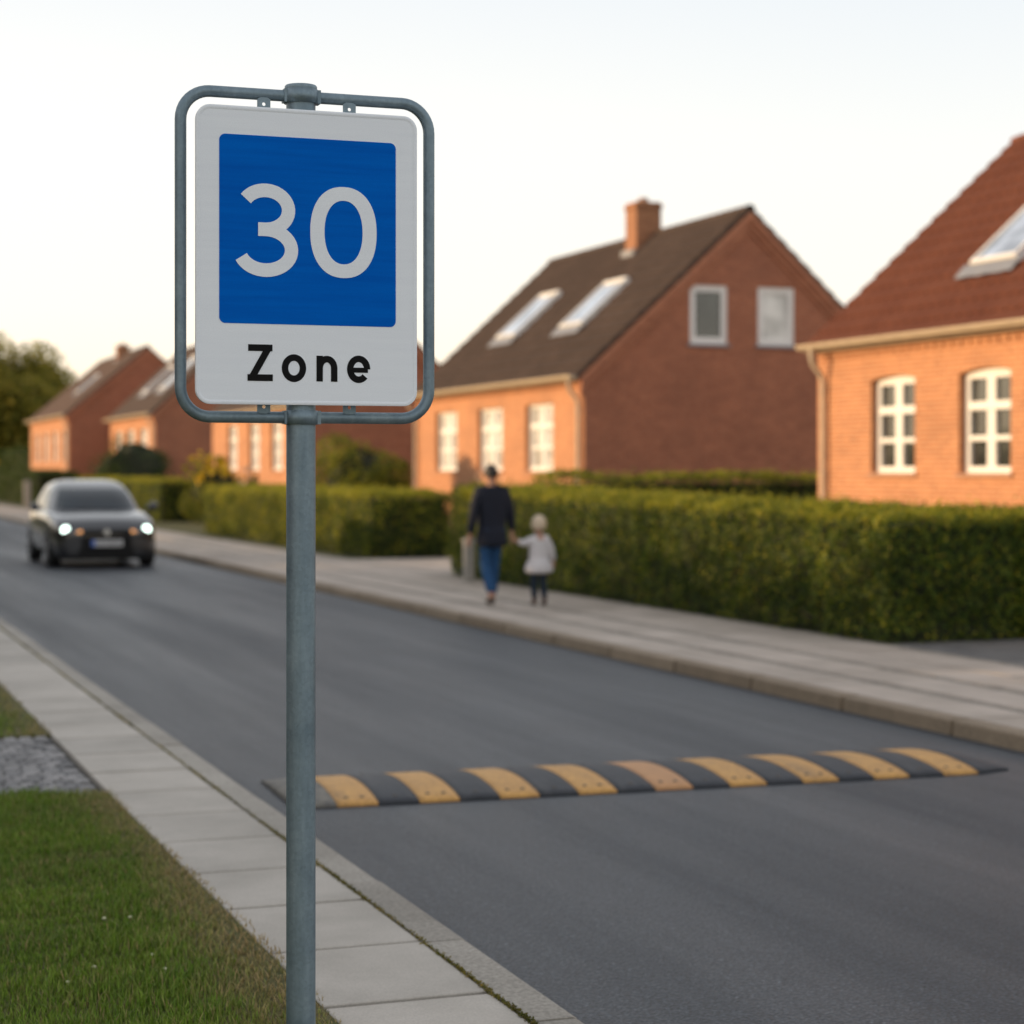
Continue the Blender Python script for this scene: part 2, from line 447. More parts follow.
k = mix(nt, k, mix(nt, g1.outputs['Color'], g2.outputs['Color'], 1, 'MULTIPLY'), 1, 'ADD')
nt.links.new(k, bg.inputs['Color']); bg.inputs['Strength'].default_value = .117

S.view_settings.view_transform = 'Standard'; S.view_settings.look = 'None'; S.view_settings.exposure = 0; S.view_settings.gamma = 1
S.render.engine = 'CYCLES'
try:
    S.cycles.use_denoising = True; S.cycles.denoiser = 'OPENIMAGEDENOISE'
except Exception: pass
S.cycles.max_bounces = 6; S.cycles.transparent_max_bounces = 4

# ------------------------------------------------------------------ ground, road, pavements
ROAD0, ROAD1, PZ = 2.15, 6.93, 0.10
def sheet(name, x0, x1, y0, y1, z, m, ny=1):
    b = MB()
    for i in range(ny):
        ya, yb = y0 + (y1 - y0) * i / ny, y0 + (y1 - y0) * (i + 1) / ny
        b.poly([(x0, ya, z), (x1, ya, z), (x1, yb, z), (x0, yb, z)])
    return tag(b.build(name, m), kind='structure')
sheet('ground', -900, 900, -900, 1500, -.03, M['soil'])
sheet('road', ROAD0, ROAD1, -30, 260, 0, M['asphalt'])
def earth(name, x0, x1, y0, y1, z, m):
    b = MB(); b.box((x0, y0, -.025), (x1, y1, z)); return tag(b.build(name, m), kind='structure')
earth('lawn', -8, 1.485, -30, 9.9, PZ - .004, M['soil'])
earth('lawn', -8, 1.485, 12.2, 260, PZ - .004, M['soil'])
earth('garden', 10.25, 60, -30, 13.2, PZ - .01, M['soil'])
earth('garden', 9.42, 60, 16.0, 28.3, PZ - .01, M['soil'])
earth('garden', 9.42, 60, 34.4, 260, PZ - .01, M['soil'])
earth('driveway', 9.42, 40, 13.2, 16.0, PZ - .012, M['joint'])
earth('driveway', 9.42, 40, 28.3, 34.4, PZ - .004, M['slab_far'])
earth('driveway', -8, 1.485, 9.9, 12.2, PZ - .026, M['joint'])

def paving(name, rows, y0, y1, L, m, gap=.009, top=PZ, stag=0.0, base=True, skew=0):
    b = MB(); gap0 = gap
    for ri, (a, c) in enumerate(rows):
        y = y0 - random.random() * L * (1 if stag else 0)
        while y < y1:
            if y > -4 or True:
                gap = gap0 * random.uniform(.55, 1.15); gx = .002 if len(rows) == 1 else gap0*.42
                dz = random.uniform(-.0025, .0015); tl = random.uniform(-.0015, .0015)
                e = .004
                p = [(a+gx, y+gap/2), (c-gx, y+gap/2), (c-gx, y+L-gap/2), (a+gx, y+L-gap/2)]
                q = [(a+gx+e, y+gap/2+e), (c-gx-e, y+gap/2+e), (c-gx-e, y+L-gap/2-e), (a+gx+e, y+L-gap/2-e)]
                zz = [top+dz-tl, top+dz-tl, top+dz+tl, top+dz+tl]
                n = len(b.v)
                b.v += [(x, yy, top-.05) for x, yy in p] + [(x, yy, z-e*.8) for (x, yy), z in zip(p, zz)] + [(x, yy, z) for (x, yy), z in zip(q, zz)]
                b.f.append((n+8, n+9, n+10, n+11)); b.m.append(0); b.sm.append(False); b.uv.append([(0, 0)]*4)
                for lo in (0, 4):
                    for j in range(4):
                        k2 = (j+1) % 4
                        b.f.append((n+lo+j, n+lo+k2, n+lo+4+k2, n+lo+4+j)); b.m.append(0); b.sm.append(False); b.uv.append([(0, 0)]*4)
            y += L
    return tag(b.build(name, m), kind='structure')
earth('pavement_bed', 1.485, 2.0, -30, 260, PZ - .030, M['joint'])
earth('pavement_bed', 7.065, 9.42, -30, 260, PZ - .030, M['joint'])
earth('pavement_bed', 9.42, 10.25, -30, 13.2, PZ - .024, M['joint'])
paving('pavement', [(1.485, 2.001)], 5.73 - .69*8, 90, .69, M['slab'], .040)
paving('sett_strip', [(7.565, 7.62), (7.62, 7.675), (8.19, 8.245), (8.245, 8.30), (9.30, 9.36), (9.36, 9.42)], 6, 45, .12, M['strip_setts'], .016, top=PZ-.004)
paving('pavement', [(7.08, 7.56), (7.68, 8.185), (8.305, 8.80), (8.80, 9.295)], 6, 110, .80, M['slab_far'], .040, stag=1)
paving('driveway_paving', [(9.43 + .21*i, 9.43 + .21*(i+1)) for i in range(20)], 13.25, 15.9, .14, M['paver'], .010, stag=0)
paving('pavement', [(9.43, 10.24)], 6, 13.0, .8, M['slab_far'], .012)
# cobbled strip across the verge
b = MB()
yy = 9.93; r_ = 0
while yy < 12.15:
    x = 1.47 - (r_ % 2) * .05
    while x > -1.4:
        wx, wy = random.uniform(.085, .10), .098
        z = PZ - .004 + random.uniform(-.006, .004); e = .014
        x0, x1, y0, y1 = x - wx, x - .014, yy + .006, yy + wy - .010
        P0 = [(x0, y0), (x1, y0), (x1, y1), (x0, y1)]; P1 = [(x0+e, y0+e), (x1-e, y0+e), (x1-e, y1-e), (x0+e, y1-e)]
        n = len(b.v)
        b.v += [(p[0], p[1], z-.03) for p in P0] + [(p[0], p[1], z-.009) for p in P0] + [(p[0], p[1], z) for p in P1]
        b.f.append((n+8, n+9, n+10, n+11)); b.m.append(0); b.sm.append(False); b.uv.append([(0, 0)]*4)
        for lo in (0, 4):
            for j in range(4):
                k2 = (j+1) % 4
                b.f.append((n+lo+j, n+lo+k2, n+lo+4+k2, n+lo+4+j)); b.m.append(0); b.sm.append(False); b.uv.append([(0, 0)]*4)
        x -= wx
    yy += .098; r_ += 1
tag(b.build('driveway_setts', M['cobble']), kind='structure')

def kerb(name, x0, x1, inner_low, y0, y1, L, m, phase):
    b = MB(); y = y0 + phase; rr = .018; gp = .020 if x0 > 5 else .005
    side = -1 if inner_low == 'right' else 1      # which side faces the road
    while y < y1:
        a, c = y + gp, y + L - gp
        dz = random.uniform(-.003, .003); dx = random.uniform(-.003, .003)
        if inner_low == 'right':       # road on +x side
            pr = [(x0, -.02), (x0, PZ+dz), (x1-rr+dx, PZ+dz), (x1-rr*.3+dx, PZ-rr*.3+dz), (x1+dx, PZ-rr+dz), (x1+dx+.006, -.02)]
        else:
            pr = [(x1, -.02), (x1, PZ+dz), (x0+rr+dx, PZ+dz), (x0+rr*.3+dx, PZ-rr*.3+dz), (x0+dx, PZ-rr+dz), (x0+dx-.006, -.02)]
        rows = [[(p[0], a, p[1]) for p in pr], [(p[0], c, p[1]) for p in pr]]
        b.grid(rows, smooth=False, flip=(inner_low == 'right'))
        b.poly(rows[0] if inner_low != 'right' else rows[0][::-1]); b.poly(rows[1] if inner_low == 'right' else rows[1][::-1])
        y += L
    return tag(b.build(name, m, recalc=True), kind='structure')
kerb('kerb', 2.006, 2.15, 'right', -4, 110, 1.02, M['kerb'], .18)
kerb('kerb', 6.93, 7.07, 'left', -4, 130, 1.4, M['kerb_far'], .95)

# ------------------------------------------------------------------ leaf clouds
def leaf_mesh(P, Nn, size, rng, jitter=.8, aspect=.55):
    n = len(P)
    d = Nn + rng.normal(0, jitter, (n, 3)); d /= np.linalg.norm(d, axis=1)[:, None] + 1e-9
    a = np.cross(d, rng.normal(0, 1, (n, 3))); a /= np.linalg.norm(a, axis=1)[:, None] + 1e-9
    c = np.cross(d, a)
    s = (size * rng.uniform(.65, 1.3, n))[:, None]
    V = np.empty((n, 4, 3))
    V[:, 0] = P - a * s * .5; V[:, 1] = P + c * s * aspect * .5 + d * s * .1; V[:, 2] = P + a * s * .5; V[:, 3] = P - c * s * aspect * .5 + d * s * .1
    return V.reshape(-1, 3)

def leaf_object(name, V, mats, core=None, parent=None, loc=None, ncore_mat=1, mi=None):
    n = len(V) // 4
    verts = V.tolist(); faces = [(4*i, 4*i+1, 4*i+2, 4*i+3) for i in range(n)]
    mid = [0] * n if mi is None else list(mi)
    if core:
        o0 = len(verts); verts += core[0]; faces += [tuple(o0 + k for k in f) for f in core[1]]; mid += [ncore_mat] * len(core[1])
    me = bpy.data.meshes.new(name); me.from_pydata(verts, [], faces)
    for m in mats: me.materials.append(m)
    me.polygons.foreach_set('material_index', mid)
    return link(name, me, parent, loc)

def wob(P, rng_seed, amp, sc):
    r = np.random.default_rng(rng_seed)
    out = np.zeros(len(P))
    for k in range(7):
        kk = r.normal(0, sc * (1 + k * .5), 3); ph = r.uniform(0, 6.28)
        out += np.sin(P @ kk + ph) / (1 + k * .4)
    return out * amp / 2.2

def hedge(name, label, x0, x1, y0, y1, h, leaf=.055, dens=900, mats=None, group=None, amp=.05, seed=1, base=PZ, legs=None, cat='hedge', taper=0.0, sunlit=.10):
    """rounded clipped hedge; legs: extra boxes of the same hedge"""
    rng = np.random.default_rng(seed)
    mats = mats or [M['hedge_leaf'], M['core']]
    Ps, Ns, cv, cf = [], [], [], []
    boxes = [(x0, x1, y0, y1)] + (legs or [])
    cx, cy = (x0 + x1) / 2, (y0 + y1) / 2
    for (a, b_, c, d) in boxes:
        lx, ly = b_ - a, d - c
        areas = [ly*h, ly*h, lx*h, lx*h, lx*ly]
        for fi, A in enumerate(areas):
            n = int(A * dens)
            u, v = rng.uniform(0, 1, n), rng.uniform(0, 1, n)
            if fi == 0: P = np.c_[np.full(n, a), c+u*ly, v*h]; nn = (-1, 0, 0)
            elif fi == 1: P = np.c_[np.full(n, b_), c+u*ly, v*h]; nn = (1, 0, 0)
            elif fi == 2: P = np.c_[a+u*lx, np.full(n, c), v*h]; nn = (0, -1, 0)
            elif fi == 3: P = np.c_[a+u*lx, np.full(n, d), v*h]; nn = (0, 1, 0)
            else: P = np.c_[a+u*lx, c+v*ly, np.full(n, h)]; nn = (0, 0, 1)
            Nn = np.tile(np.array(nn, float), (n, 1))
            # round the arrises
            rad = .12
            C = np.c_[np.clip(P[:, 0], a+rad, b_-rad), np.clip(P[:, 1], c+rad, d-rad), np.clip(P[:, 2], -9, h-rad)]
            D = P - C; L = np.linalg.norm(D, axis=1)[:, None] + 1e-9
            P = C + D / L * np.minimum(L, rad); Nn = D / L
            P += Nn * (wob(P, seed, amp, 2.2)[:, None] + wob(P, seed+5, amp*.6, 7)[:, None] + rng.normal(-.025, .026, n)[:, None])
            keep = np.ones(n, bool)
            for (a2, b2, c2, d2) in boxes:
                if (a2, b2, c2, d2) != (a, b_, c, d):
                    keep &= ~((P[:, 0] > a2+.05) & (P[:, 0] < b2-.05) & (P[:, 1] > c2+.05) & (P[:, 1] < d2-.05) & (P[:, 2] < h-.1))
            thin = rng.uniform(0, 1, n) < np.clip(.45 + P[:, 2] / (h*.35), 0, 1)
            keep &= thin
            Ps.append(P[keep]); Ns.append(Nn[keep])
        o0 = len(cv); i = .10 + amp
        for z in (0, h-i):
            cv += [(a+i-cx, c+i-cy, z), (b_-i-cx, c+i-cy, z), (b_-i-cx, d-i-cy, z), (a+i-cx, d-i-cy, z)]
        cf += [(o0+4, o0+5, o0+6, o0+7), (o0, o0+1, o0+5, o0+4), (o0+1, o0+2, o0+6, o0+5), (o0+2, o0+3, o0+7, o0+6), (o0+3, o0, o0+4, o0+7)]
        # sprouts above the top
        n = int(lx * ly * dens * .05)
        P = np.c_[rng.uniform(a+.1, b_-.1, n), rng.uniform(c+.1, d-.1, n), h + np.abs(rng.normal(0, .05, n))]
        Ps.append(P); Ns.append(np.tile([0, 0, 1.], (n, 1)))
    P = np.concatenate(Ps); Nn = np.concatenate(Ns)
    # sunlight put into paler leaves: most of the top, and patches of the faces
    pr = sunlit + .66*np.clip((P[:, 2]-h+.16)/.12, 0, 1) + .55*np.clip(wob(P, seed+20, 1, 1.1)-.25, 0, 1)*np.clip(P[:, 2]/h, 0, 1)
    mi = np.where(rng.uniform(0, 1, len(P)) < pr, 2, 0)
    P = P - np.array([cx, cy, 0])
    P[:, 2] *= 1 + taper*P[:, 1]
    cv = [(q[0], q[1], q[2]*(1 + taper*q[1])) for q in cv]
    V = leaf_mesh(P, Nn, leaf, rng)
    o = leaf_object(name, V, list(mats) + [M['sunlit_leaf'] if mats[0] == M['hedge_leaf'] else mats[0]], (cv, cf), None, (cx, cy, base), 1, mi)
    return tag(o, label, cat, group)

def blob_leaves(rng, c, r, n, lump=.25, shell=.35, low=-1, nl=26):
    """leaf positions on a lumpy ellipsoid made of sub-clumps"""
    c = np.array(c); r = np.array(r)
    d = rng.normal(0, 1, (nl, 3)); d /= np.linalg.norm(d, axis=1)[:, None]
    d[:, 2] = np.where(d[:, 2] < low, -d[:, 2], d[:, 2])
    cl = d * rng.uniform(.5, .85, nl)[:, None]; cr = rng.uniform(lump*.8, lump*1.5, nl)
    i = rng.integers(0, nl, n)
    dd = rng.normal(0, 1, (n, 3)); dd /= np.linalg.norm(dd, axis=1)[:, None]
    rr = cr[i] * (1 - shell * rng.uniform(0, 1, n) ** 2) 
    P = cl[i] + dd * rr[:, None]
    return c + P * r, dd

def lumpy_core(c, r, k=.6, n=10):
    vs, fs = [], []
    for i in range(n + 1):
        t = PI * i / n
        for j in range(n):
            a = 2*PI*j/n
            q = 1 + .12*math.sin(3*a+i)
            vs.append((c[0]+r[0]*k*q*math.sin(t)*math.cos(a), c[1]+r[1]*k*q*math.sin(t)*math.sin(a), c[2]+r[2]*k*q*math.cos(t)))
    for i in range(n):
        for j in range(n):
            fs.append((i*n+j, (i+1)*n+j, (i+1)*n+(j+1) % n, i*n+(j+1) % n))
    return vs, fs

def bush(name, label, loc, r, n, leaf, seed, mat='bush_leaf', flowers=None, nfl=0, flow_size=.09, lump=.32, cat='bush', group=None, core=.62):
    rng = np.random.default_rng(seed)
    t = thing(name, label, cat, loc, 0, group)
    zc = r[2] * .92
    P, Nn = blob_leaves(rng, (0, 0, zc), r, n, lump)
    ok = P[:, 2] > .02
    P, Nn = P[ok], Nn[ok]
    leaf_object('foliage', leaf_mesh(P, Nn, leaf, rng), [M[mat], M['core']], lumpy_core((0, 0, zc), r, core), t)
    if flowers:
        P, Nn = blob_leaves(rng, (0, 0, zc), r, nfl * 3, lump)
        ok = (P[:, 2] > zc * .9)
        P, Nn = P[ok][:nfl] * 1.03, Nn[ok][:nfl]
        P = np.repeat(P, 5, axis=0) + rng.normal(0, flow_size*.35, (len(P)*5, 3)); Nn = np.repeat(Nn, 5, axis=0)
        leaf_object('blossoms', leaf_mesh(P, Nn, flow_size, rng, .7, .9), [M[flowers]], None, t)
    b = MB()
    for k in range(5):
        a = k * 1.3
        b.tube([(.05*math.cos(a), .05*math.sin(a), -.03), (.25*r[0]*math.cos(a), .25*r[1]*math.sin(a), zc*.7)], [.025, .012], 6)
    b.build('stem', M['bark'], t)
    return t

def tree(label, loc, h, cr, n, leaf, seed, mat='tree_leaf', group=None):
    rng = np.random.default_rng(seed); rd = random.Random(seed)
    t = thing('tree', label, 'tree', loc, 0, group)
    b = MB(); zc = h - cr[2]
    b.tube([(0, 0, -.05), (.06, 0, h*.15), (.0, .08, h*.3), (.05, 0, h*.5), (0, .05, h*.75)], [.035*h, .026*h, .021*h, .015*h, .005*h], 10)
    tips = []
    for k in range(11):
        a = k*2.4 + rd.random(); z0 = h*rd.uniform(.2, .5); q = rd.uniform(.5, .85)
        e = Vector((cr[0]*q*math.cos(a), cr[1]*q*math.sin(a), zc + cr[2]*rd.uniform(-.5, .6)))
        s = Vector((0, .05, z0)); m_ = s.lerp(e, .5) + Vector((0, 0, .12*h*rd.random()))
        b.tube([s, s.lerp(m_, .5), m_, m_.lerp(e, .6), e], [.011*h, .009*h, .006*h, .004*h, .002*h], 6); tips.append(e)
    b.build('trunk', M['bark'], t)
    P, Nn = blob_leaves(rng, (0, 0, zc), cr, n, .34, .9, nl=44)
    leaf_object('crown', leaf_mesh(P, Nn, leaf, rng), [M[mat]], None, t)
    return t

# ------------------------------------------------------------------ vegetation along the street
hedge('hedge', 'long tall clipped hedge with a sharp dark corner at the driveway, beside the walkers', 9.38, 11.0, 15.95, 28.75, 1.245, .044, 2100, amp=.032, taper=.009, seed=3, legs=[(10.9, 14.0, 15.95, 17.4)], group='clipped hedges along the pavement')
hedge('hedge', 'clipped hedge with a squared dark end face behind the sign pole, beyond the driveway gap', 9.78, 11.4, 34.6, 49.6, 1.17, .055, 1200, sunlit=.34, amp=.03, seed=4, group='clipped hedges along the pavement')
hedge('hedge', 'low clipped hedge just to the right of the black car', 10.6, 11.6, 60.8, 80, 1.28, .085, 420, sunlit=.3, amp=.05, seed=5, group='clipped hedges along the pavement', mats=[M['hedge_leaf'], M['core']])
hedge('hedge', 'dark hedge block filling the gap under the yellow flowering bush', 11.65, 12.5, 57.5, 62, 1.2, .085, 420, [M['hedge_dark'], M['core']], amp=.05, seed=6, group='clipped hedges along the pavement')
hedge('hedge', 'farthest low hedge at the left edge of the picture, behind the stone gate post', 10.3, 12.2, 90, 118, 1.5, .12, 200, [M['hedge_dark'], M['core']], amp=.07, seed=7, group='clipped hedges along the pavement')
hedge('hedge', 'tall shaggy dark hedge rising behind the farthest low hedge', 12.4, 14.6, 112, 132, 2.7, .16, 120, [M['hedge_dark'], M['core']], amp=.16, seed=8)
hedge('hedge', 'boundary hedge whose top shows behind the long tall hedge, in front of the windowed gable', 12.2, 21, 31.6, 32.6, 1.5, .06, 700, [M['hedge_leaf'], M['core']], amp=.06, seed=9)
hedge('hedge', 'unseen taller stretch of hedge added on the near side of the street to cast shade', -6.3, -4.9, 20.0, 36.2, 3.0, .22, 60, [M['hedge_dark'], M['core']], amp=.28, seed=14)  # added out of view; this and the next two hedges block low sun
hedge('hedge', 'unseen short tall hedge added on the near side of the street beside the house to cast shade', -6.2, -4.9, 6.5, 21.0, 2.7, .22, 60, [M['hedge_dark'], M['core']], amp=.24, seed=15)
hedge('hedge', 'unseen tall hedge added far along the near side of the street to cast shade', -6.2, -4.9, 35.2, 125, 2.50, .22, 50, [M['hedge_dark'], M['core']], amp=.24, seed=10)

bush('bush', 'large loose rounded bush showing over the hedge beside the sign pole', (12.6, 45.3, PZ), (1.15, 1.15, 1.30), 11000, .10, 21, 'light_leaf', lump=.3, group='garden bushes')
bush('bush', 'neat dark dome shaped bush above the black car', (12.3, 76, PZ), (1.5, 1.5, 1.40), 6500, .11, 22, 'hedge_dark', lump=.34, group='garden bushes', core=.85)
bush('flowering_bush', 'bush with bright yellow blossoms above the hedge end', (11.45, 56.3, PZ), (1.0, 1.0, 1.02), 5200, .085, 23, 'light_leaf', 'yellow_flower', 46, .15, group='garden bushes')
bush('flowering_bush', 'small pale pink flowering shrub by the middle facade window, behind the man', (13.9, 39.9, PZ), (.5, .6, .80), 3200, .08, 24, 'bush_leaf', 'pink_flower', 26, .11, group='garden bushes')
bush('flowering_bush', 'small pale flowering shrub below the windows of the partly hidden house', (12.3, 55.6, PZ), (.4, .5, .78), 1500, .07, 25, 'bush_leaf', 'pink_flower', 40, .14, group='garden bushes')
tree('big rounded tree at the left edge, behind the farthest house', (13.3, 132, 0), 9.75, (4.5, 4.5, 4.2), 42000, .37, 31, group='trees beyond the houses')
tree('smaller dark tree at the far left edge, in front of the big rounded one', (8.8, 140, 0), 7.6, (3.4, 3.4, 3.3), 9000, .28, 32, group='trees beyond the houses')

# grass: individual blades near the camera
def grass(name, n, xr, yr, seed, hgt=(.02, .05), wd=.0035):
    rng = np.random.default_rng(seed)
    x = rng.uniform(*xr, n); y = rng.uniform(*yr, n)
    P = np.c_[x, y, np.zeros(n)]
    edge = np.clip((1.50 - x) / .55, 0, 1)                     # 0 at the pavement
    patch = wob(P, 3, 1.0, 2.3); patch2 = wob(P, 9, 1.0, 6)
    dry = np.clip(.92 - edge * 1.7 + .30 * patch2 + .15*patch, 0, 1) 
    dry = np.clip(dry + .25*np.clip(-patch-.3, 0, 1), 0, 1)
    keep = rng.uniform(0, 1, n) < np.clip(1 - .55 * dry, .1, 1)
    edge_in = x < 1.515 - .03*np.abs(rng.normal(0, 1, n)) + .02*patch2
    keep &= edge_in
    x, y, patch, patch2, dry = x[keep], y[keep], patch[keep], patch2[keep], dry[keep]; n = len(x)
    h = rng.uniform(*hgt, n) * (1 - .55*dry) * (1 + .4*patch2)
    h = np.clip(h, .006, .1)
    az = rng.uniform(0, 2*PI, n); lean = np.abs(rng.normal(.35, .35, n)) * h + dry*h*.5
    ax, ay = np.cos(az), np.sin(az); sxx, syy = -ay, ax
    w_ = wd * rng.uniform(.7, 1.4, n)
    z0 = PZ - .006
    V = np.empty((n, 5, 3))
    V[:, 0] = np.c_[x - sxx*w_/2, y - syy*w_/2, np.full(n, z0)]; V[:, 1] = np.c_[x + sxx*w_/2, y + syy*w_/2, np.full(n, z0)]
    mx, my = x + ax*lean*.35, y + ay*lean*.35
    V[:, 2] = np.c_[mx + sxx*w_*.42, my + syy*w_*.42, z0 + h*.62]; V[:, 3] = np.c_[mx - sxx*w_*.42, my - syy*w_*.42, z0 + h*.62]
    V[:, 4] = np.c_[x + ax*lean, y + ay*lean, z0 + h]
    idx = np.arange(n) * 5
    F = np.empty((n*2,), object)
    quads = np.c_[idx, idx+1, idx+2, idx+3]; tris = np.c_[idx+3, idx+2, idx+4]
    me = bpy.data.meshes.new(name)
    me.from_pydata(V.reshape(-1, 3).tolist(), [], quads.tolist() + tris.tolist())
    g1, g2 = np.array([.085, .185, .016]), np.array([.19, .30, .035]); br = np.array([.40, .30, .15])
    t = np.clip(.5 + .35*patch + rng.normal(0, .25, n), 0, 1)[:, None]
    c = g1*(1-t) + g2*t
    d2 = np.clip(dry + rng.normal(0, .22, n) + (rng.uniform(0, 1, n) < .09)*.7, 0, 1)[:, None]
    c = c*(1-d2) + br*d2
    C = np.ones((n, 5, 4)); C[:, :, :3] = c[:, None, :]
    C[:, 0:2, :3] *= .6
    at = me.color_attributes.new('tint', 'FLOAT_COLOR', 'POINT'); at.data.foreach_set('color', C.reshape(-1))
    me.materials.append(M['grass'])
    return tag(link(name, me), kind='stuff')
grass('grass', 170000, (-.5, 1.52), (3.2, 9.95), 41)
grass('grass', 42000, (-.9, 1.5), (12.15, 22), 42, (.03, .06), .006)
# moss in the joint between slabs and kerb
rng = np.random.default_rng(5)
n = 15000
y = 4.5 + 40*rng.uniform(0, 1, n)**1.6
d = wob(np.c_[np.zeros(n), y, np.zeros(n)], 12, 1, 2.4)
kp = rng.uniform(0, 1, n) < np.clip(.7 + .5*d, .25, 1); y = y[kp]; n = len(y)
P = np.c_[2.003 + rng.normal(0, .006, n), y, PZ - .002 + rng.uniform(0, .008, n)]
o = leaf_object('joint_moss', leaf_mesh(P, np.tile([0, 0, 1.], (n, 1)), .011, rng), [M['moss']]); tag(o, kind='stuff')

# little pale clover flowers in the grass
for i, (px, py) in enumerate([(104, 913), (152, 949), (165, 963), (94, 961), (130, 912), (68, 976)]):
    X = (px - 512) / 2000; Z = (470 - py) / 2000; kk = (1.68 - .135) / -Z
    v_ = kk * (X * math.cos(TH) + math.sin(TH)); u_ = kk * (math.cos(TH) - X * math.sin(TH))
    b = MB(); b.lathe([(.001, -.004), (.005, -.003), (.008, .001), (.006, .004), (.001, .006)], (0, 0, .030), 8)
    b.tube([(0, 0, 0), (.002, 0, .027)], .0012, 5, 0)
    t = b.build('clover_flower', M['daisy'], None, (v_, u_, PZ - .014))
    tag(t, 'tiny pale clover flower standing in the grass verge', 'flower', 'clover flowers in the verge')

# ------------------------------------------------------------------ the zone sign
PX, PY = 1.2077, 4.88
t = thing('road_sign', 'blue and white 30 zone sign in a rounded tubular frame on a galvanised pole', 'road sign', (PX, PY, PZ - .014))
Z0 = PZ - .014
b = MB(); b.lathe([(.0366, -.05), (.0366, 2.632 - Z0)], n=40); pole = b.build('pole', M['galv'], t)
b = MB(); b.lathe([(.0385, 2.6255 - Z0), (.0405, 2.628 - Z0), (.0405, 2.6375 - Z0), (.038, 2.6405 - Z0), (.01, 2.6415 - Z0)], n=40); b.build('cap', M['galv'], pole)
FX, FZ0, FZ1, FW, FR = .0165, 1.811 - Z0, 2.6125 - Z0, .3185, .073
pts = []
def arc(cx, cz, a0, a1, r, n=10): return [(cx + r*math.cos(a0+(a1-a0)*i/n), 0, cz + r*math.sin(a0+(a1-a0)*i/n)) for i in range(n+1)]
pts += arc(FX+FW-FR, FZ1-FR, PI/2, 0, FR) + arc(FX+FW-FR, FZ0+FR, 0, -PI/2, FR) + arc(FX-FW+FR, FZ0+FR, -PI/2, -PI, FR) + arc(FX-FW+FR, FZ1-FR, PI, PI/2, FR)
b = MB(); b.tube(pts, .0146, 16, closed=True); b.build('frame', M['galv'], t)
for zc in (FZ0, FZ1):
    b = MB(); b.lathe([(.0385, zc-.0175), (.0425, zc-.0172), (.0425, zc+.0172), (.0385, zc+.0175)], n=40)
    b.box((.036, -.0165, zc-.0168), (.0475, .0165, zc+.0168))
    b.box((-.0455, -.0162, zc-.0165), (-.036, .0162, zc+.0165))
    b.build('collar', M['galv'], t)
    for dx in (-.097, .122):
        b = MB(); s = -1 if zc == FZ1 else 1
        w2, h2, hole = .0165, .021, .0045
        cz = zc + s*.030; ring_o, ring_i = [], []
        for k in range(16):
            a = 2*PI*k/16; cx_, cz_ = math.cos(a), math.sin(a); q = max(abs(cx_)/w2, abs(cz_)/h2)
            ring_o.append((dx + cx_/q, cz + cz_/q)); ring_i.append((dx + hole*cx_, cz + s*-.004 + hole*cz_))
        for yo, fl in ((-.0125, False), (-.0095, True)):
            b.grid([[(x, yo, z) for x, z in ring_o], [(x, yo, z) for x, z in ring_i]], smooth=False, close_v=True, flip=fl)
        b.grid([[(x, -.0125, z) for x, z in ring_o], [(x, -.0095, z) for x, z in ring_o]], smooth=False, close_v=True, flip=True)
        b.grid([[(x, -.0125, z) for x, z in ring_i], [(x, -.0095, z) for x, z in ring_i]], smooth=False, close_v=True)
        b.build('mounting_tab', M['galv'], t)
def rrect(cx, cz, hw, hh, r, n=8):
    o = []
    for (sx_, sz_, a0) in ((1, 1, 0), (-1, 1, PI/2), (-1, -1, PI), (1, -1, 3*PI/2)):
        for i in range(n+1):
            a = a0 + PI/2*i/n; o.append((cx+sx_*(hw-r)+r*math.cos(a), cz+sz_*(hh-r)+r*math.sin(a)))
    return o
def slab(b, outline, yf, yb):
    b.poly([(x, yf, z) for x, z in outline]); b.poly([(x, yb, z) for x, z in outline][::-1])
    b.grid([[(x, yf, z) for x, z in outline], [(x, yb, z) for x, z in outline]], smooth=False, close_v=True)
FX = .0089
YP = -.0430                                               # plate front
PCZ = 2.207 - Z0
b = MB(); slab(b, rrect(FX, PCZ, .2812, .366, .036), YP, YP+.003)
# folded rim behind the face
ro = rrect(FX, PCZ, .2802, .365, .035); ri = rrect(FX, PCZ, .2772, .362, .032)
b.grid([[(x, YP+.003, z) for x, z in ro], [(x, YP+.018, z) for x, z in ro]], smooth=False, close_v=True)
b.grid([[(x, YP+.003, z) for x, z in ri], [(x, YP+.018, z) for x, z in ri]], smooth=False, close_v=True, flip=True)
rims = [(0, .0002), (.0022, .0013), (.0075, .0013), (.0105, .0002)]
b.grid([[(x, YP-dy, z) for x, z in rrect(FX, PCZ, .2812-i_, .366-i_, .036-i_)] for i_, dy in rims], smooth=True, close_v=True, flip=True)
plate = b.build('sign_plate', M['sign_white'], t, recalc=True)
b = MB(); slab(b, rrect(FX+.0005, 2.2712 - Z0, .2246, .2315, .015), YP-.0008, YP-.0001); b.build('blue_panel', M['sign_blue'], plate, recalc=True)
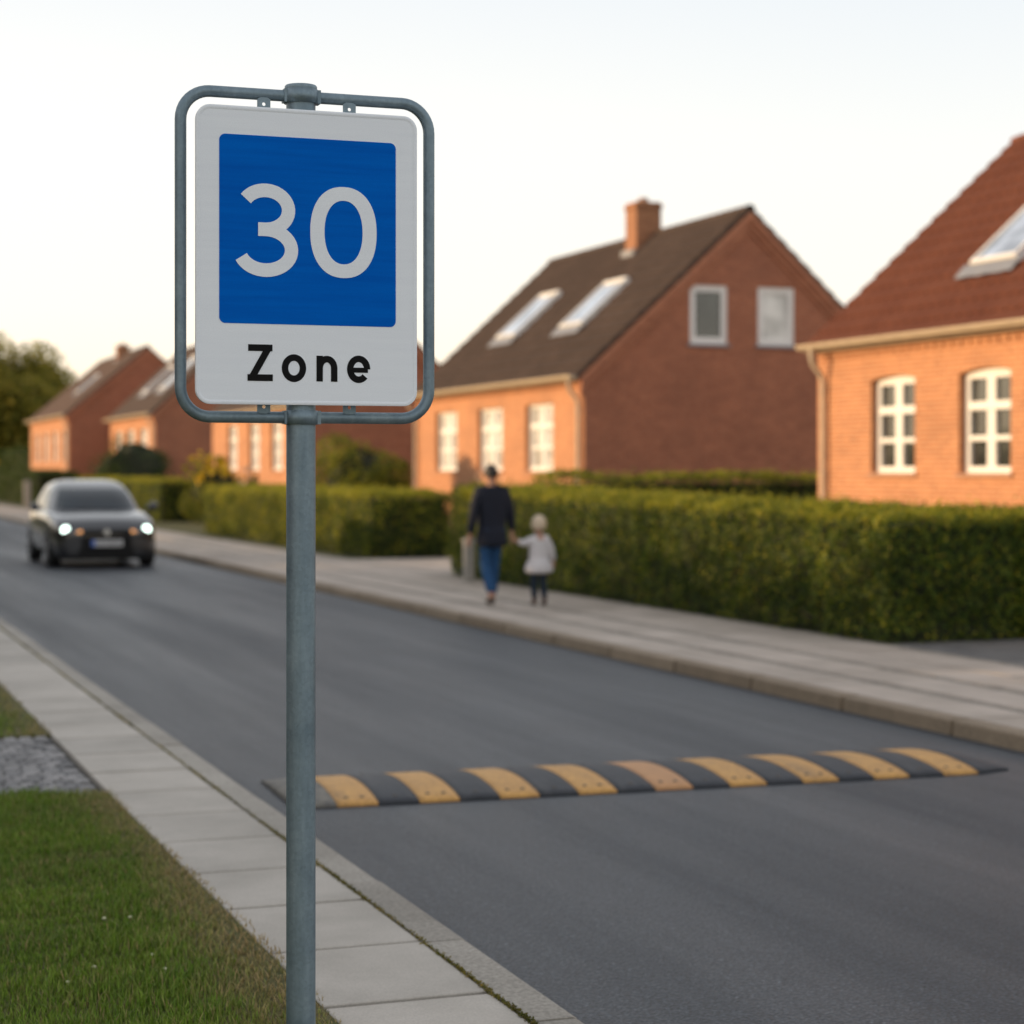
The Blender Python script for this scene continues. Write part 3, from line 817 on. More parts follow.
def stroke(b, pts, wd, y0, th=.0006):
    P = [Vector((p[0], p[1])) for p in pts]; L, Rr = [], []
    for i in range(len(P)):
        t_ = (P[min(i+1, len(P)-1)] - P[max(i-1, 0)]).normalized(); nn = Vector((-t_.y, t_.x))
        L.append(P[i] + nn*wd/2); Rr.append(P[i] - nn*wd/2)
    b.grid([[(p.x, y0, p.y) for p in L], [(p.x, y0, p.y) for p in Rr]], smooth=False)
    b.grid([[(p.x, y0+th, p.y) for p in L], [(p.x, y0+th, p.y) for p in Rr]], smooth=False, flip=True)
    for side in (L, Rr): b.grid([[(p.x, y0, p.y) for p in side], [(p.x, y0+th, p.y) for p in side]], smooth=False)
    for k in (0, -1): b.poly([(L[k].x, y0, L[k].y), (Rr[k].x, y0, Rr[k].y), (Rr[k].x, y0+th, Rr[k].y), (L[k].x, y0+th, L[k].y)])
def ring(b, cx, cz, rx, rz, wd, y0, th=.0006, n=48):
    O = [(cx + (rx+wd/2)*math.cos(2*PI*i/n), cz + (rz+wd/2)*math.sin(2*PI*i/n)) for i in range(n)]
    I = [(cx + (rx-wd/2)*math.cos(2*PI*i/n), cz + (rz-wd/2)*math.sin(2*PI*i/n)) for i in range(n)]
    for yo, fl in ((y0, False), (y0+th, True)): b.grid([[(x, yo, z) for x, z in O], [(x, yo, z) for x, z in I]], smooth=False, close_v=True, flip=fl)
    for rg in (O, I): b.grid([[(x, y0, z) for x, z in rg], [(x, y0+th, z) for x, z in rg]], smooth=False, close_v=True)
def ell(cx, cz, rx, rz, a0, a1, n=28): return [(cx + rx*math.cos(R(a0+(a1-a0)*i/n)), cz + rz*math.sin(R(a0+(a1-a0)*i/n))) for i in range(n+1)]
KX, KZ = .000743, .000728
DZ = 2.2725 - Z0
def sx3(x): return FX - .005 + (x - 498)*.000743
# numeral 3 (stroke centre lines measured in the plane of the plate)
b = MB(); cx3 = sx3(358); 
up = ell(cx3, DZ + 66*KZ, 78*KX, 66*KZ, 148, -90) + [(cx3 - 25*KX, DZ)]
lo = [(cx3 - 25*KX, DZ)] + [(cx3, DZ)] + ell(cx3, DZ - 69*KZ, 88*KX, 69*KZ, 90, -158)[1:]
stroke(b, up, 46*KZ, YP-.0016); stroke(b, lo, 46*KZ, YP-.0019, .0009)
b.build('numeral', M['sign_white'], plate, recalc=True)['label'] = 'white numeral 3'
b = MB(); cx0 = sx3(625); out, inn = [], []
for i in range(64):
    a = 2*PI*i/64
    def sq(rx, rz, e): c_, s_ = math.cos(a), math.sin(a); return (cx0 + rx*math.copysign(abs(c_)**(2/e), c_), DZ + rz*math.copysign(abs(s_)**(2/e), s_))
    out.append(sq(115*KX, 156*KZ, 2.25)); inn.append(sq(66*KX, 109*KZ, 2.2))
for yo, fl in ((YP-.0016, False), (YP-.001, True)): b.grid([[(x, yo, z) for x, z in out], [(x, yo, z) for x, z in inn]], smooth=False, close_v=True, flip=fl)
for rg in (out, inn): b.grid([[(x, YP-.0016, z) for x, z in rg], [(x, YP-.001, z) for x, z in rg]], smooth=False, close_v=True)
b.build('numeral', M['sign_white'], plate, recalc=True)['label'] = 'white numeral 0'
# word "Zone": zoomed pixel coordinates turned into metres on the plate
LZ = 1.900 - Z0                       # base line
def lx(x): return FX - .006 + (x - 498)*.000743
def lz(h): return LZ + h*KZ
W = 22.5*KZ
b = MB()
stroke(b, [(lx(301), lz(111)), (lx(383), lz(111))], W, YP-.0008); stroke(b, [(lx(299), lz(10)), (lx(384), lz(10))], W, YP-.0011, .0009)
stroke(b, [(lx(369), lz(110)), (lx(314), lz(11))], 23*KZ, YP-.0014, .0012)
b.build('letter', M['sign_black'], plate, recalc=True)['label'] = 'black letter Z'
b = MB(); ring(b, lx(456), lz(44), 30.5*KX, 36*KZ, W, YP-.0008); b.build('letter', M['sign_black'], plate, recalc=True)['label'] = 'black letter o'
b = MB(); stroke(b, [(lx(544), lz(0)), (lx(544), lz(88))], W, YP-.0008)
stroke(b, [(lx(594), lz(0)), (lx(594), lz(46))] + ell(lx(569), lz(46), 25*KX, 31*KZ, 0, 180, 18), W, YP-.0011, .0009)
b.build('letter', M['sign_black'], plate, recalc=True)['label'] = 'black letter n'
b = MB(); stroke(b, ell(lx(679), lz(44), 29.5*KX, 36*KZ, 0, 318, 40), W, YP-.0008); stroke(b, [(lx(652), lz(41)), (lx(711), lz(41))], 17*KZ, YP-.0011, .0009)
b.build('letter', M['sign_black'], plate, recalc=True)['label'] = 'black letter e'

# ------------------------------------------------------------------ speed bump
BX0, BW, BN, BU, BD, BH = 2.36, .2125, 19, 9.655, .92, .058
t = thing('speed_bump', 'black and yellow striped rubber speed bump lying across the road', 'speed bump', (BX0, BU, .002), -.040)
def bz(s):
    s = min(max(s, 0), 1)
    return .012 + (BH - .012) * (math.sin(PI * s) ** .75 if 0 < s < 1 else 0)
for k in range(BN):
    b = MB(); x0, x1 = k*BW + .0015, (k+1)*BW - .0015 + (.03 if k == BN-1 else 0)
    ns, nx = 14, 5
    top = []
    for i in range(ns+1):
        s = i/ns; row = []
        for j in range(nx+1):
            q = j/nx; x = x0 + (x1-x0)*q; z = bz(s); yy = s*BD
            if k == 0: f = min(1, .15+q*1.1); z = .010 + (z-.010)*min(1, math.sin(f*PI/2))
            if k == BN-1: f = 1-q; z = .010 + (z-.010)*math.sin(min(1, f)*PI/2)**.7; yy = BD*(.5 + (s-.5)*(1-.18*q))
            row.append((x, yy, z))
        top.append(row)
    b.grid(top, smooth=True, flip=True)
    bot = lambda p: (p[0], p[1], 0)
    for edge in ([r[0] for r in top], [r[-1] for r in top], top[0], top[-1]):
        b.grid([edge, [bot(p) for p in edge]], smooth=False)
    mt = 'yellow_rubber' if k % 2 else ('black_rubber' if k else 'grey_rubber')
    if k == 9: mt = 'orange_rubber'
    seg = b.build('rubber_segment', M[mt], t, recalc=True)
    if k not in (0, BN-1):
        for s in (.10, .90):
            for q in ((.3, .7) if k % 2 else (.5,)):
                b = MB(); b.lathe([(.013, -.004), (.013, .001), (.009, .0035), (.001, .0035)], (0, 0, 0), 10)
                o = b.build('bolt', M['bolt'], seg, (x0 + (x1-x0)*q, s*BD, bz(s)))
                sl_ = math.atan2(bz(s+.03)-bz(s-.03), .06*BD); o.rotation_euler = (sl_, 0, 0)

# ------------------------------------------------------------------ houses
def win_part(root, a, c, z0, z1, frame, kind, face, arch=0.0, glass='glass', rise=None):
    """face(a, n, z) -> local point; a along wall, n outward. opening a..c, z0..z1"""
    def bx(b, p, q): 
        pts = [face(*P_) for P_ in [(p[0],p[1],p[2]),(q[0],p[1],p[2]),(q[0],q[1],p[2]),(p[0],q[1],p[2]),(p[0],p[1],q[2]),(q[0],p[1],q[2]),(q[0],q[1],q[2]),(p[0],q[1],q[2])]]
        n = len(b.v); b.v += pts
        for f in ((0,3,2,1),(4,5,6,7),(0,1,5,4),(1,2,6,5),(2,3,7,6),(3,0,4,7)):
            b.f.append(tuple(n+i for i in f)); b.m.append(0); b.sm.append(False); b.uv.append([(0,0)]*4)
    b = MB(); d1 = -.105 if kind == 'sash6' else -.025; d0 = d1-.065
    fw = .07
    bx(b, (a, d0, z0), (a+fw, d1, z1)); bx(b, (c-fw, d0, z0), (c, d1, z1))
    bx(b, (a+fw, d0, z0), (c-fw, d1-.002, z0+fw*1.25)); 
    top_t = fw*1.1 + arch*.9
    bx(b, (a+fw, d0, z1-top_t), (c-fw, d1-.002, z1))
    W_, H_ = c-a, z1-z0
    if kind == 'sash6':
        m_ = (a+c)/2
        zt = z1 - top_t - (H_-top_t)*.29
        bx(b, (m_-.06, d0, z0+fw*1.25), (m_+.06, d1-.004, z1-top_t))
        bx(b, (a+fw, d0, zt-.055), (c-fw, d1+.012, zt+.055))
        zm = (z0+fw*1.25 + zt-.055)/2
        for (p, q) in ((a+fw, m_-.06), (m_+.06, c-fw)):
            bx(b, (p, d0, z0+fw*1.25), (p+.036, d1-.006, z1-top_t)); bx(b, (q-.036, d0, z0+fw*1.25), (q, d1-.006, z1-top_t))
            bx(b, (p+.036, d0, zm-.034), (q-.036, d1-.008, zm+.034))
    elif kind == 'plain':
        bx(b, (a+fw, d0, z0+fw*1.25), (a+fw+.055, d1-.006, z1-top_t)); bx(b, (c-fw-.055, d0, z0+fw*1.25), (c-fw, d1-.006, z1-top_t))
        bx(b, (a+fw+.055, d0, z0+fw*1.25), (c-fw-.055, d1-.008, z0+fw*1.25+.05)); bx(b, (a+fw+.055, d0, z1-top_t-.05), (c-fw-.055, d1-.008, z1-top_t))
    wo = b.build('window', M[frame], root, recalc=True)
    b = MB(); b.poly([face(a+.03, d0+.02, z0+.03), face(c-.03, d0+.02, z0+.03), face(c-.03, d0+.02, z1-.03), face(a+.03, d0+.02, z1-.03)])
    b.build('pane', M[glass], wo)
    b = MB(); bx(b, (a-.06, d0+.01, z0-.055), (c+.06, .045, z0-.002)); b.build('sill', M['brick_trim' if frame == 'white' and kind == 'sash6' else 'lead'], wo)
    return wo

def wall_with_openings(b, face, a0, a1, z0, z1, ops, mi=0, arch=.0, depth=.21):
    """rect wall a0..a1 z0..z1 with openings (a,c,zb,zt); reveals included"""
    xs = sorted({a0, a1, *[o[0] for o in ops], *[o[1] for o in ops]}); zs = sorted({z0, z1, *[o[2] for o in ops], *[o[3] for o in ops]})
    for i in range(len(xs)-1):
        for j in range(len(zs)-1):
            xa, xb, za, zb = xs[i], xs[i+1], zs[j], zs[j+1]
            if any(o[0] <= xa+1e-6 and o[1] >= xb-1e-6 and o[2] <= za+1e-6 and o[3] >= zb-1e-6 for o in ops): continue
            b.poly([face(xa, 0, za), face(xb, 0, za), face(xb, 0, zb), face(xa, 0, zb)], mi, [(xa, za), (xb, za), (xb, zb), (xa, zb)])
    for (a, c, zb, zt) in ops:
        r = [(a, zb), (c, zb), (c, zt), (a, zt)]
        for k in range(4):
            p, q = r[k], r[(k+1) % 4]
            b.poly([face(p[0], 0, p[1]), face(q[0], 0, q[1]), face(q[0], -depth, q[1]), face(p[0], -depth, p[1])], mi, [(p[0]+p[1], 0), (q[0]+q[1], 0), (q[0]+q[1], depth), (p[0]+p[1], depth)])
        if arch:                                       # brick fill above a segmental arch, flush with the wall, 2 mm proud
            n = 10; m_ = (a+c)/2; hw = (c-a)/2
            crv = [(a + (c-a)*i/n, zt - arch*((a + (c-a)*i/n - m_)/hw)**2) for i in range(n+1)]
            for i in range(n):
                p, q = crv[i], crv[i+1]
                if abs(p[1]-zt) < 1e-6 and abs(q[1]-zt) < 1e-6: continue
                b.poly([face(p[0], 0, p[1]), face(q[0], 0, q[1]), face(q[0], 0, zt), face(p[0], 0, zt)], mi, [p, q, (q[0], zt), (p[0], zt)])
                b.poly([face(p[0], 0, p[1]), face(q[0], 0, q[1]), face(q[0], -depth, q[1]), face(p[0], -depth, p[1])], mi, [p, q, (q[0], q[1]+depth), (p[0], p[1]+depth)])

def house(name, label, v0, u0, u1, hw, ze, zr, wins, gwins, tile='tile_red', arch=0.0, skylights=(), chimney=None, pitch_tile=.24, row=.34, pipes=(), detail=True, amp=.028, gz=None, group='brick houses along the street', gbrick='brick_gable', glass='glass', fglass=None, groove_shade=()):
    """facade towards -x at v0, gable towards -y at u0; local origin (v0, u0, 0)"""
    root = thing(name, label, 'house', (v0, u0, PZ - .01), 0, group)
    zo = PZ - .01
    L = u1 - u0; W2 = 2*hw; ov = .22
    ze -= zo; zr -= zo
    slope = (zr - ze) / (hw + ov)
    wt = ze + ov*slope - .10                      # wall top at the facade
    def f_front(a, n, z): return (-n, a, z)       # facade, a = local y
    def f_gable(a, n, z): return (a, -n, z)       # gable, a = local x
    def f_back(a, n, z): return (W2 + n, a, z)
    def f_far(a, n, z): return (a, L + n, z)
    b = MB()
    ops = [(y-wd/2, y+wd/2, zb-zo, zt-zo) for (y, wd, zb, zt) in wins]
    wall_with_openings(b, f_front, 0, L, 0, wt, ops, 0, arch)
    b.poly([f_back(0, 0, 0), f_back(L, 0, 0), f_back(L, 0, wt), f_back(0, 0, wt)], 1, [(0, 0), (L, 0), (L, wt), (0, wt)])
    gops = [(x-wd/2, x+wd/2, zb-zo, zt-zo) for (x, wd, zb, zt) in gwins]
    # gable below and above the eaves
    zmid = wt
    if gops:
        zA, zB = min(o[2] for o in gops), max(o[3] for o in gops)
        xA, xB = min(o[0] for o in gops), max(o[1] for o in gops)
    else: zA = zB = (wt+zr)/2; xA, xB = hw-.01, hw+.01
    def zroof(x): return wt + (x if x < hw else W2-x)*slope
    zp = zroof(hw)
    xs0 = (zB-wt)/slope+.0
    wall_with_openings(b, f_gable, 0, W2, 0, zmid, [], 1)
    if gops:
        xl = max((zB+.05-wt)/slope, 0)
        wall_with_openings(b, f_gable, xl, W2-xl, zmid, zB+.05, gops, 1)
        for q in ([(0, zmid), (xl, zmid), (xl, zB+.05)], [(W2-xl, zmid), (W2, zmid), (W2-xl, zB+.05)], [(xl, zB+.05), (W2-xl, zB+.05), (hw, zp)]):
            b.poly([f_gable(p[0], 0, p[1]) for p in q], 1, q)
    else:
        q = [(0, zmid), (W2, zmid), (hw, zp)]; b.poly([f_gable(p[0], 0, p[1]) for p in q], 1, q)
    q = [(0, 0), (W2, 0), (W2, zmid), (hw, zp), (0, zmid)]; b.poly([f_far(p[0], 0, p[1]) for p in q], 1, q)
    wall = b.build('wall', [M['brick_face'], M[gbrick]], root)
    # corbelled cornice under the eaves and rake bands on the gable
    b = MB()
    b.box((-.035, .0, wt-.20), (-.001, L, wt-.135), 0); b.box((-.07, 0, wt-.133), (-.001, L, wt-.068), 0); b.box((-.105, 0, wt-.066), (-.001, L, wt+.0), 0)
    if detail:
        yv = .06
        while yv < L-.1:
            b.box((-.033, yv, wt-.262), (-.002, yv+.11, wt-.203), 0); yv += .22
    b.build('cornice', [M['brick_face']], root)
    b = MB()
    for s in (0, 1):
        e0 = (0.0 - .1, wt - .1*slope - .0); e1 = (hw, zp - .0)
        for dz, pr in ((.0, .13), (-.13, .085), (-.26, .04)):
            p = [(e0[0], e0[1]+dz), (e1[0], e1[1]+dz), (e1[0], e1[1]+dz-.128), (e0[0]+(.0), e0[1]+dz-.128)]
            if s: p = [(W2-x, z) for x, z in p]
            fr = [f_gable(x, pr, z) for x, z in p]; bk = [f_gable(x, .002, z) for x, z in p]
            b.poly(fr, 0, [(x, z) for x, z in p])
            for k in range(4): b.poly([fr[k], fr[(k+1)%4], bk[(k+1)%4], bk[k]], 0, [(0, 0), (.2, 0), (.2, .06), (0, .06)])
    b.build('gable_band', [M['brick_trim']], root, recalc=False)
    # tiled roof
    b = MB(); og = .06
    sl_len = math.hypot(hw+ov, zr-ze); ca, sa = (hw+ov)/sl_len, (zr-ze)/sl_len
    nc = max(8, int((L+2*og)/pitch_tile)); seg = 6 if detail else 4
    nr = max(6, int(sl_len/row)); 
    for side in (0, 1):
        rows = []
        for r in range(nr):
            for end in (0, 1):
                s = (r+end)*sl_len/nr
                lift = .028*(1-end) + .02
                rowp = []
                for k in range(nc*seg+1):
                    y = -og + (L+2*og)*k/(nc*seg); ph = (k % seg)/seg*2*PI
                    hgt = lift + amp*(math.sin(ph) + .35*math.sin(2*ph))
                    x = -ov + ca*s - sa*hgt; z = ze + sa*s + ca*hgt
                    if side: x = W2 - x
                    rowp.append((x, y, z))
                rows.append(rowp)
        m0 = len(b.f)
        b.grid(rows, 0, False, flip=(side == 0))
        if groove_shade:  # channel faces take the darkened tile in place of groove shadow
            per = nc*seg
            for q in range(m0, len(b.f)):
                if ((q-m0) % per) % seg in groove_shade: b.m[q] = 1
        # underside and verge boards
        e = [(-ov, ze), (hw, zr)]; y0, y1 = -og+.005, L+og-.005
        u_ = [(-ov+sa*.06, ze-ca*.06+.0), (hw, zr-.09)]
        X = (lambda x: W2-x) if side else (lambda x: x)
        b.poly([(X(u_[0][0]), y0, u_[0][1]), (X(u_[0][0]), y1, u_[0][1]), (X(u_[1][0]), y1, u_[1][1]), (X(u_[1][0]), y0, u_[1][1])], 0)
        for yv in (y0, y1): b.poly([(X(u_[0][0]), yv, u_[0][1]), (X(e[0][0]), yv, e[0][1]+.03), (X(e[1][0]), yv, e[1][1]+.03), (X(u_[1][0]), yv, u_[1][1])], 0)
        b.poly([(X(u_[0][0]), y0, u_[0][1]), (X(e[0][0]), y0, e[0][1]+.03), (X(e[0][0]), y1, e[0][1]+.03), (X(u_[0][0]), y1, u_[0][1])], 0)
    # ridge tiles
    y = -og-.01
    while y < L+og-.05:
        rows = []
        for q, rad in ((0, .125), (.38, .11)):
            yy_ = min(y+q, L+og+.01)
            rows.append([(hw + rad*math.cos(PI*i/8), yy_, zr - .045 + rad*math.sin(PI*i/8)*.95) for i in range(9)])
        b.grid(rows, 0, False, flip=False)
        y += .36
    roof = b.build('roof', [M[tile], M['tile_groove_shade']], root)
    # skylights: (u centre, u half width, v bottom, v top) in local coordinates on the roof plane
    for (yc, hy, xb, xt) in skylights:
        def rp(x, y, n): return (x - sa*n, y, ze + (x+ov)*slope + ca*n)
        b = MB(); fw = .05; n0, n1 = .0, .12 + amp*1.2
        def bar(xa, xb_, ya, yb, na=n0, nb=n1, mi=0):
            c8 = [rp(xa, ya, na), rp(xb_, ya, na), rp(xb_, yb, na), rp(xa, yb, na), rp(xa, ya, nb), rp(xb_, ya, nb), rp(xb_, yb, nb), rp(xa, yb, nb)]
            n = len(b.v); b.v += c8
            for f in ((0,3,2,1),(4,5,6,7),(0,1,5,4),(1,2,6,5),(2,3,7,6),(3,0,4,7)):
                b.f.append(tuple(n+i for i in f)); b.m.append(mi); b.sm.append(False); b.uv.append([(0,0)]*4)
        bar(xb, xt, yc-hy, yc-hy+fw); bar(xb, xt, yc+hy-fw, yc+hy)
        bar(xb, xb+fw, yc-hy+fw, yc+hy-fw, n0, n1-.003); bar(xt-fw, xt, yc-hy+fw, yc+hy-fw, n0, n1+.012)
        sk = b.build('skylight', [M['white']], roof, recalc=True)
        b = MB(); b.poly([rp(xb+.03, yc-hy+.03, n1-.03), rp(xb+.03, yc+hy-.03, n1-.03), rp(xt-.03, yc+hy-.03, n1-.03), rp(xt-.03, yc-hy+.03, n1-.03)][::-1]); b.build('pane', [M['sky_glass']], sk)
        b = MB(); 
        rows = []
        for q in range(13):
            yv = yc-hy-.14 + (2*hy+.28)*q/12; w_ = .008*math.sin(q*PI/1.0*.5)
            rows.append([rp(xb+.0, yv, .075+amp*1.2), rp(xb-.13, yv, .065+amp*1.2+abs(w_)), rp(xb-.20, yv, .05+amp*1.2+w_)])
        b.grid(rows, 0, False); b.build('flashing', [M['lead']], sk)
    if chimney:
        cy, cx, cw, cz = chimney; cz -= zo
        b = MB(); zb = ze + (min(cx, W2-cx)+ov)*slope - cw*1.2
        b.box((cx-cw/2, cy-cw/2, zb), (cx+cw/2, cy+cw/2, cz-.14)); b.box((cx-cw/2-.03, cy-cw/2-.03, cz-.14), (cx+cw/2+.03, cy+cw/2+.03, cz-.06)); b.box((cx-cw/2+.0, cy-cw/2+.0, cz-.06), (cx+cw/2-.0, cy+cw/2-.0, cz))
        ch = b.build('chimney', [M['brick_chim']], roof)
        b = MB(); zz = ze + (cx-cw/2+ov)*slope
        b.box((cx-cw/2-.10, cy-cw/2-.03, zz-.14), (cx-cw/2-.005, cy+cw/2+.03, zz+.10)); b.build('flashing', [M['lead']], ch)
        b = MB(); b.lathe([(.13, cz-.02), (.11, cz+.12), (.09, cz+.12), (.09, cz+.02)], (cx, cy, 0), 14); b.build('chimney_pot', [M['brick_trim']], ch)
    # half round gutter
    b = MB(); rows = []
    for yv in (-og-.02, L+og+.02):
        rows.append([(-ov-.055 + .072*math.cos(a), yv, ze+.045 + .072*math.sin(a)) for a in [PI + PI*i/8 for i in range(9)]])
    b.grid(rows, 0, True)
    for r_ in rows: b.poly(r_)
    b.box((-ov+.016, -og, ze-.05), (-ov+.045, L+og, ze+.04))
    b.box((-ov-.14, -og-.02, ze+.038), (-ov-.115, L+og+.02, ze+.054))
    b.build('gutter', [M['cream']], root)
    for yv in pipes:
        b = MB(); b.tube([(-ov-.055, yv, ze-.01), (-ov-.055, yv, ze-.16), (-ov-.03, yv, ze-.24), (-.10, yv, ze-.42), (-.075, yv, ze-.52), (-.075, yv, .05)], .042, 12)
        for zk in (ze-.65, ze-1.9): b.lathe([(.05, -.02), (.05, .02)], (-.075, yv, zk), 12)
        b.build('downpipe', [M['cream']], root)
    for (y, wd, zb, zt) in wins:
        win_part(root, y-wd/2, y+wd/2, zb-zo, zt-zo, 'white', 'sash6', f_front, arch, fglass or glass)
    for (x, wd, zb, zt) in gwins:
        win_part(root, x-wd/2, x+wd/2, zb-zo, zt-zo, 'white', 'plain', f_gable, 0, 'pale_glass' if x > hw else glass)
    return root

V0 = 14.9
# nearest house at the right: its far end stands at u = 27.25, it runs back towards the camera
h1u0, h1u1 = 14.2, 27.3
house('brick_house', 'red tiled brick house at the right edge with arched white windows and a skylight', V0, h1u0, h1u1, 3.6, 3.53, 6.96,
      [(25.1-h1u0, 1.22, 1.64, 3.04), (22.76-h1u0, 1.22, 1.64, 3.04), (20.42-h1u0, 1.22, 1.64, 3.04), (18.08-h1u0, 1.22, 1.64, 3.04)], [],
      'tile_red', .06, [(23.75-h1u0, .56, .86, 1.98), (19.6-h1u0, .56, .86, 1.98)], None, .27, .33, [h1u1-h1u0-.30], True, .026, groove_shade=(3, 4))
h2u0, h2u1 = 37.1, 48.4
house('brick_house', 'brown roofed brick house with a chimney, two skylights and two gable windows, mid picture', V0 + .08, h2u0, h2u1, 3.66, 3.52, 7.08,
      [(46.0-h2u0, 1.65, 1.66, 3.08), (42.8-h2u0, 1.7, 1.66, 3.08), (39.65-h2u0, 1.65, 1.66, 3.08)],
      [(2.75, .84, 4.26, 5.46), (4.29, .84, 4.26, 5.46)], 'tile_brown', .0,
      [(44.75-h2u0, .66, 1.14, 2.30), (40.5-h2u0, .66, 1.12, 2.22)], (42.0-h2u0, 3.44, .62, 7.78), .24, .36, [.14, h2u1-h2u0-.14], True, .02, fglass='pale_glass')
h3u0, h3u1 = 54.6, 66.9
house('brick_house', 'brick house mostly hidden behind the sign, lit facade with three white windows', 13.5, h3u0, h3u1, 2.6, 3.45, 6.0,
      [(63.7-h3u0, 1.5, 1.68, 3.12), (60.5-h3u0, 1.5, 1.68, 3.12), (57.5-h3u0, 1.5, 1.68, 3.12)], [], 'tile_brown', 0, [], None, .3, .4, [.12], False, .02, fglass='pale_glass')
h4u0, h4u1 = 78.1, 89.5
house('brick_house', 'brick house left of the sign with glinting skylights on a brown roof', 13.5, h4u0, h4u1, 3.1, 3.85, 7.0,
      [(87.2-h4u0, 1.9, 2.3, 3.35), (84.0-h4u0, 1.9, 2.3, 3.35), (80.8-h4u0, 1.9, 2.3, 3.35)], [], 'tile_brown', 0, [(81.2-h4u0, .8, .9, 2.3), (85.4-h4u0, .8, .9, 2.1)], None, .35, .45, [.12], False, .02, fglass='pale_glass')
h5u0, h5u1 = 92.0, 107.0
house('brick_house', 'farthest brick house with a chimney, beside the trees at the left', 12.0, h5u0, h5u1, 3.55, 4.15, 7.35,
      [(104.2-h5u0, 1.7, 2.1, 3.5), (100.6-h5u0, 1.7, 2.1, 3.5), (97-h5u0, 1.7, 2.1, 3.5), (93.8-h5u0, 1.2, 2.1, 3.5)], [], 'tile_brown2', 0, [(97.6-h5u0, .5, 1.2, 2.2)], (98.2-h5u0, 3.4, .6, 7.75), .4, .5, [.12], False, .02, fglass='pale_glass')

# unseen house added on the camera's side of the street; its long shadow keeps the sign and the near road in shade
ho = house('brick_house', 'unseen brick house added on the near side of the street to cast shade', 0, 0, 12.0, 3.7, 3.5, 7.2, [(3, 1.4, 1.6, 3.0), (6, 1.4, 1.6, 3.0), (9, 1.4, 1.6, 3.0)], [], 'tile_red', 0, [], None, .35, .45, [.12], False, .02)
ho.location = (-8.5, 14.0, PZ - .01); ho.rotation_euler = (0, 0, PI)

# ------------------------------------------------------------------ gate posts
def post(label, loc, wd, h):
    t = thing('gate_post', label, 'gate post', loc, 0, 'gate posts by the pavement')
    b = MB(); b.box((-wd/2, -wd/2, -.03), (wd/2, wd/2, h-.05)); b.build('shaft', M['post'], t, bevel=.008)
    b = MB(); z = h-.049; e = wd/2+.012
    b.box((-e, -e, z), (e, e, z+.03)); b.poly([(-e, -e, z+.031), (e, -e, z+.031), (0, 0, h+.02)]); b.poly([(e, -e, z+.031), (e, e, z+.031), (0, 0, h+.02)]); b.poly([(e, e, z+.031), (-e, e, z+.031), (0, 0, h+.02)]); b.poly([(-e, e, z+.031), (-e, -e, z+.031), (0, 0, h+.02)])
    b.build('cap', M['post'], t)
post('short square gate post at the hedge end, beside the walking man', (9.03, 26.7, PZ-.005), .135, .62)
post('far gate post at the left edge of the picture, behind the black car', (9.72, 88, PZ-.005), .26, 1.12)

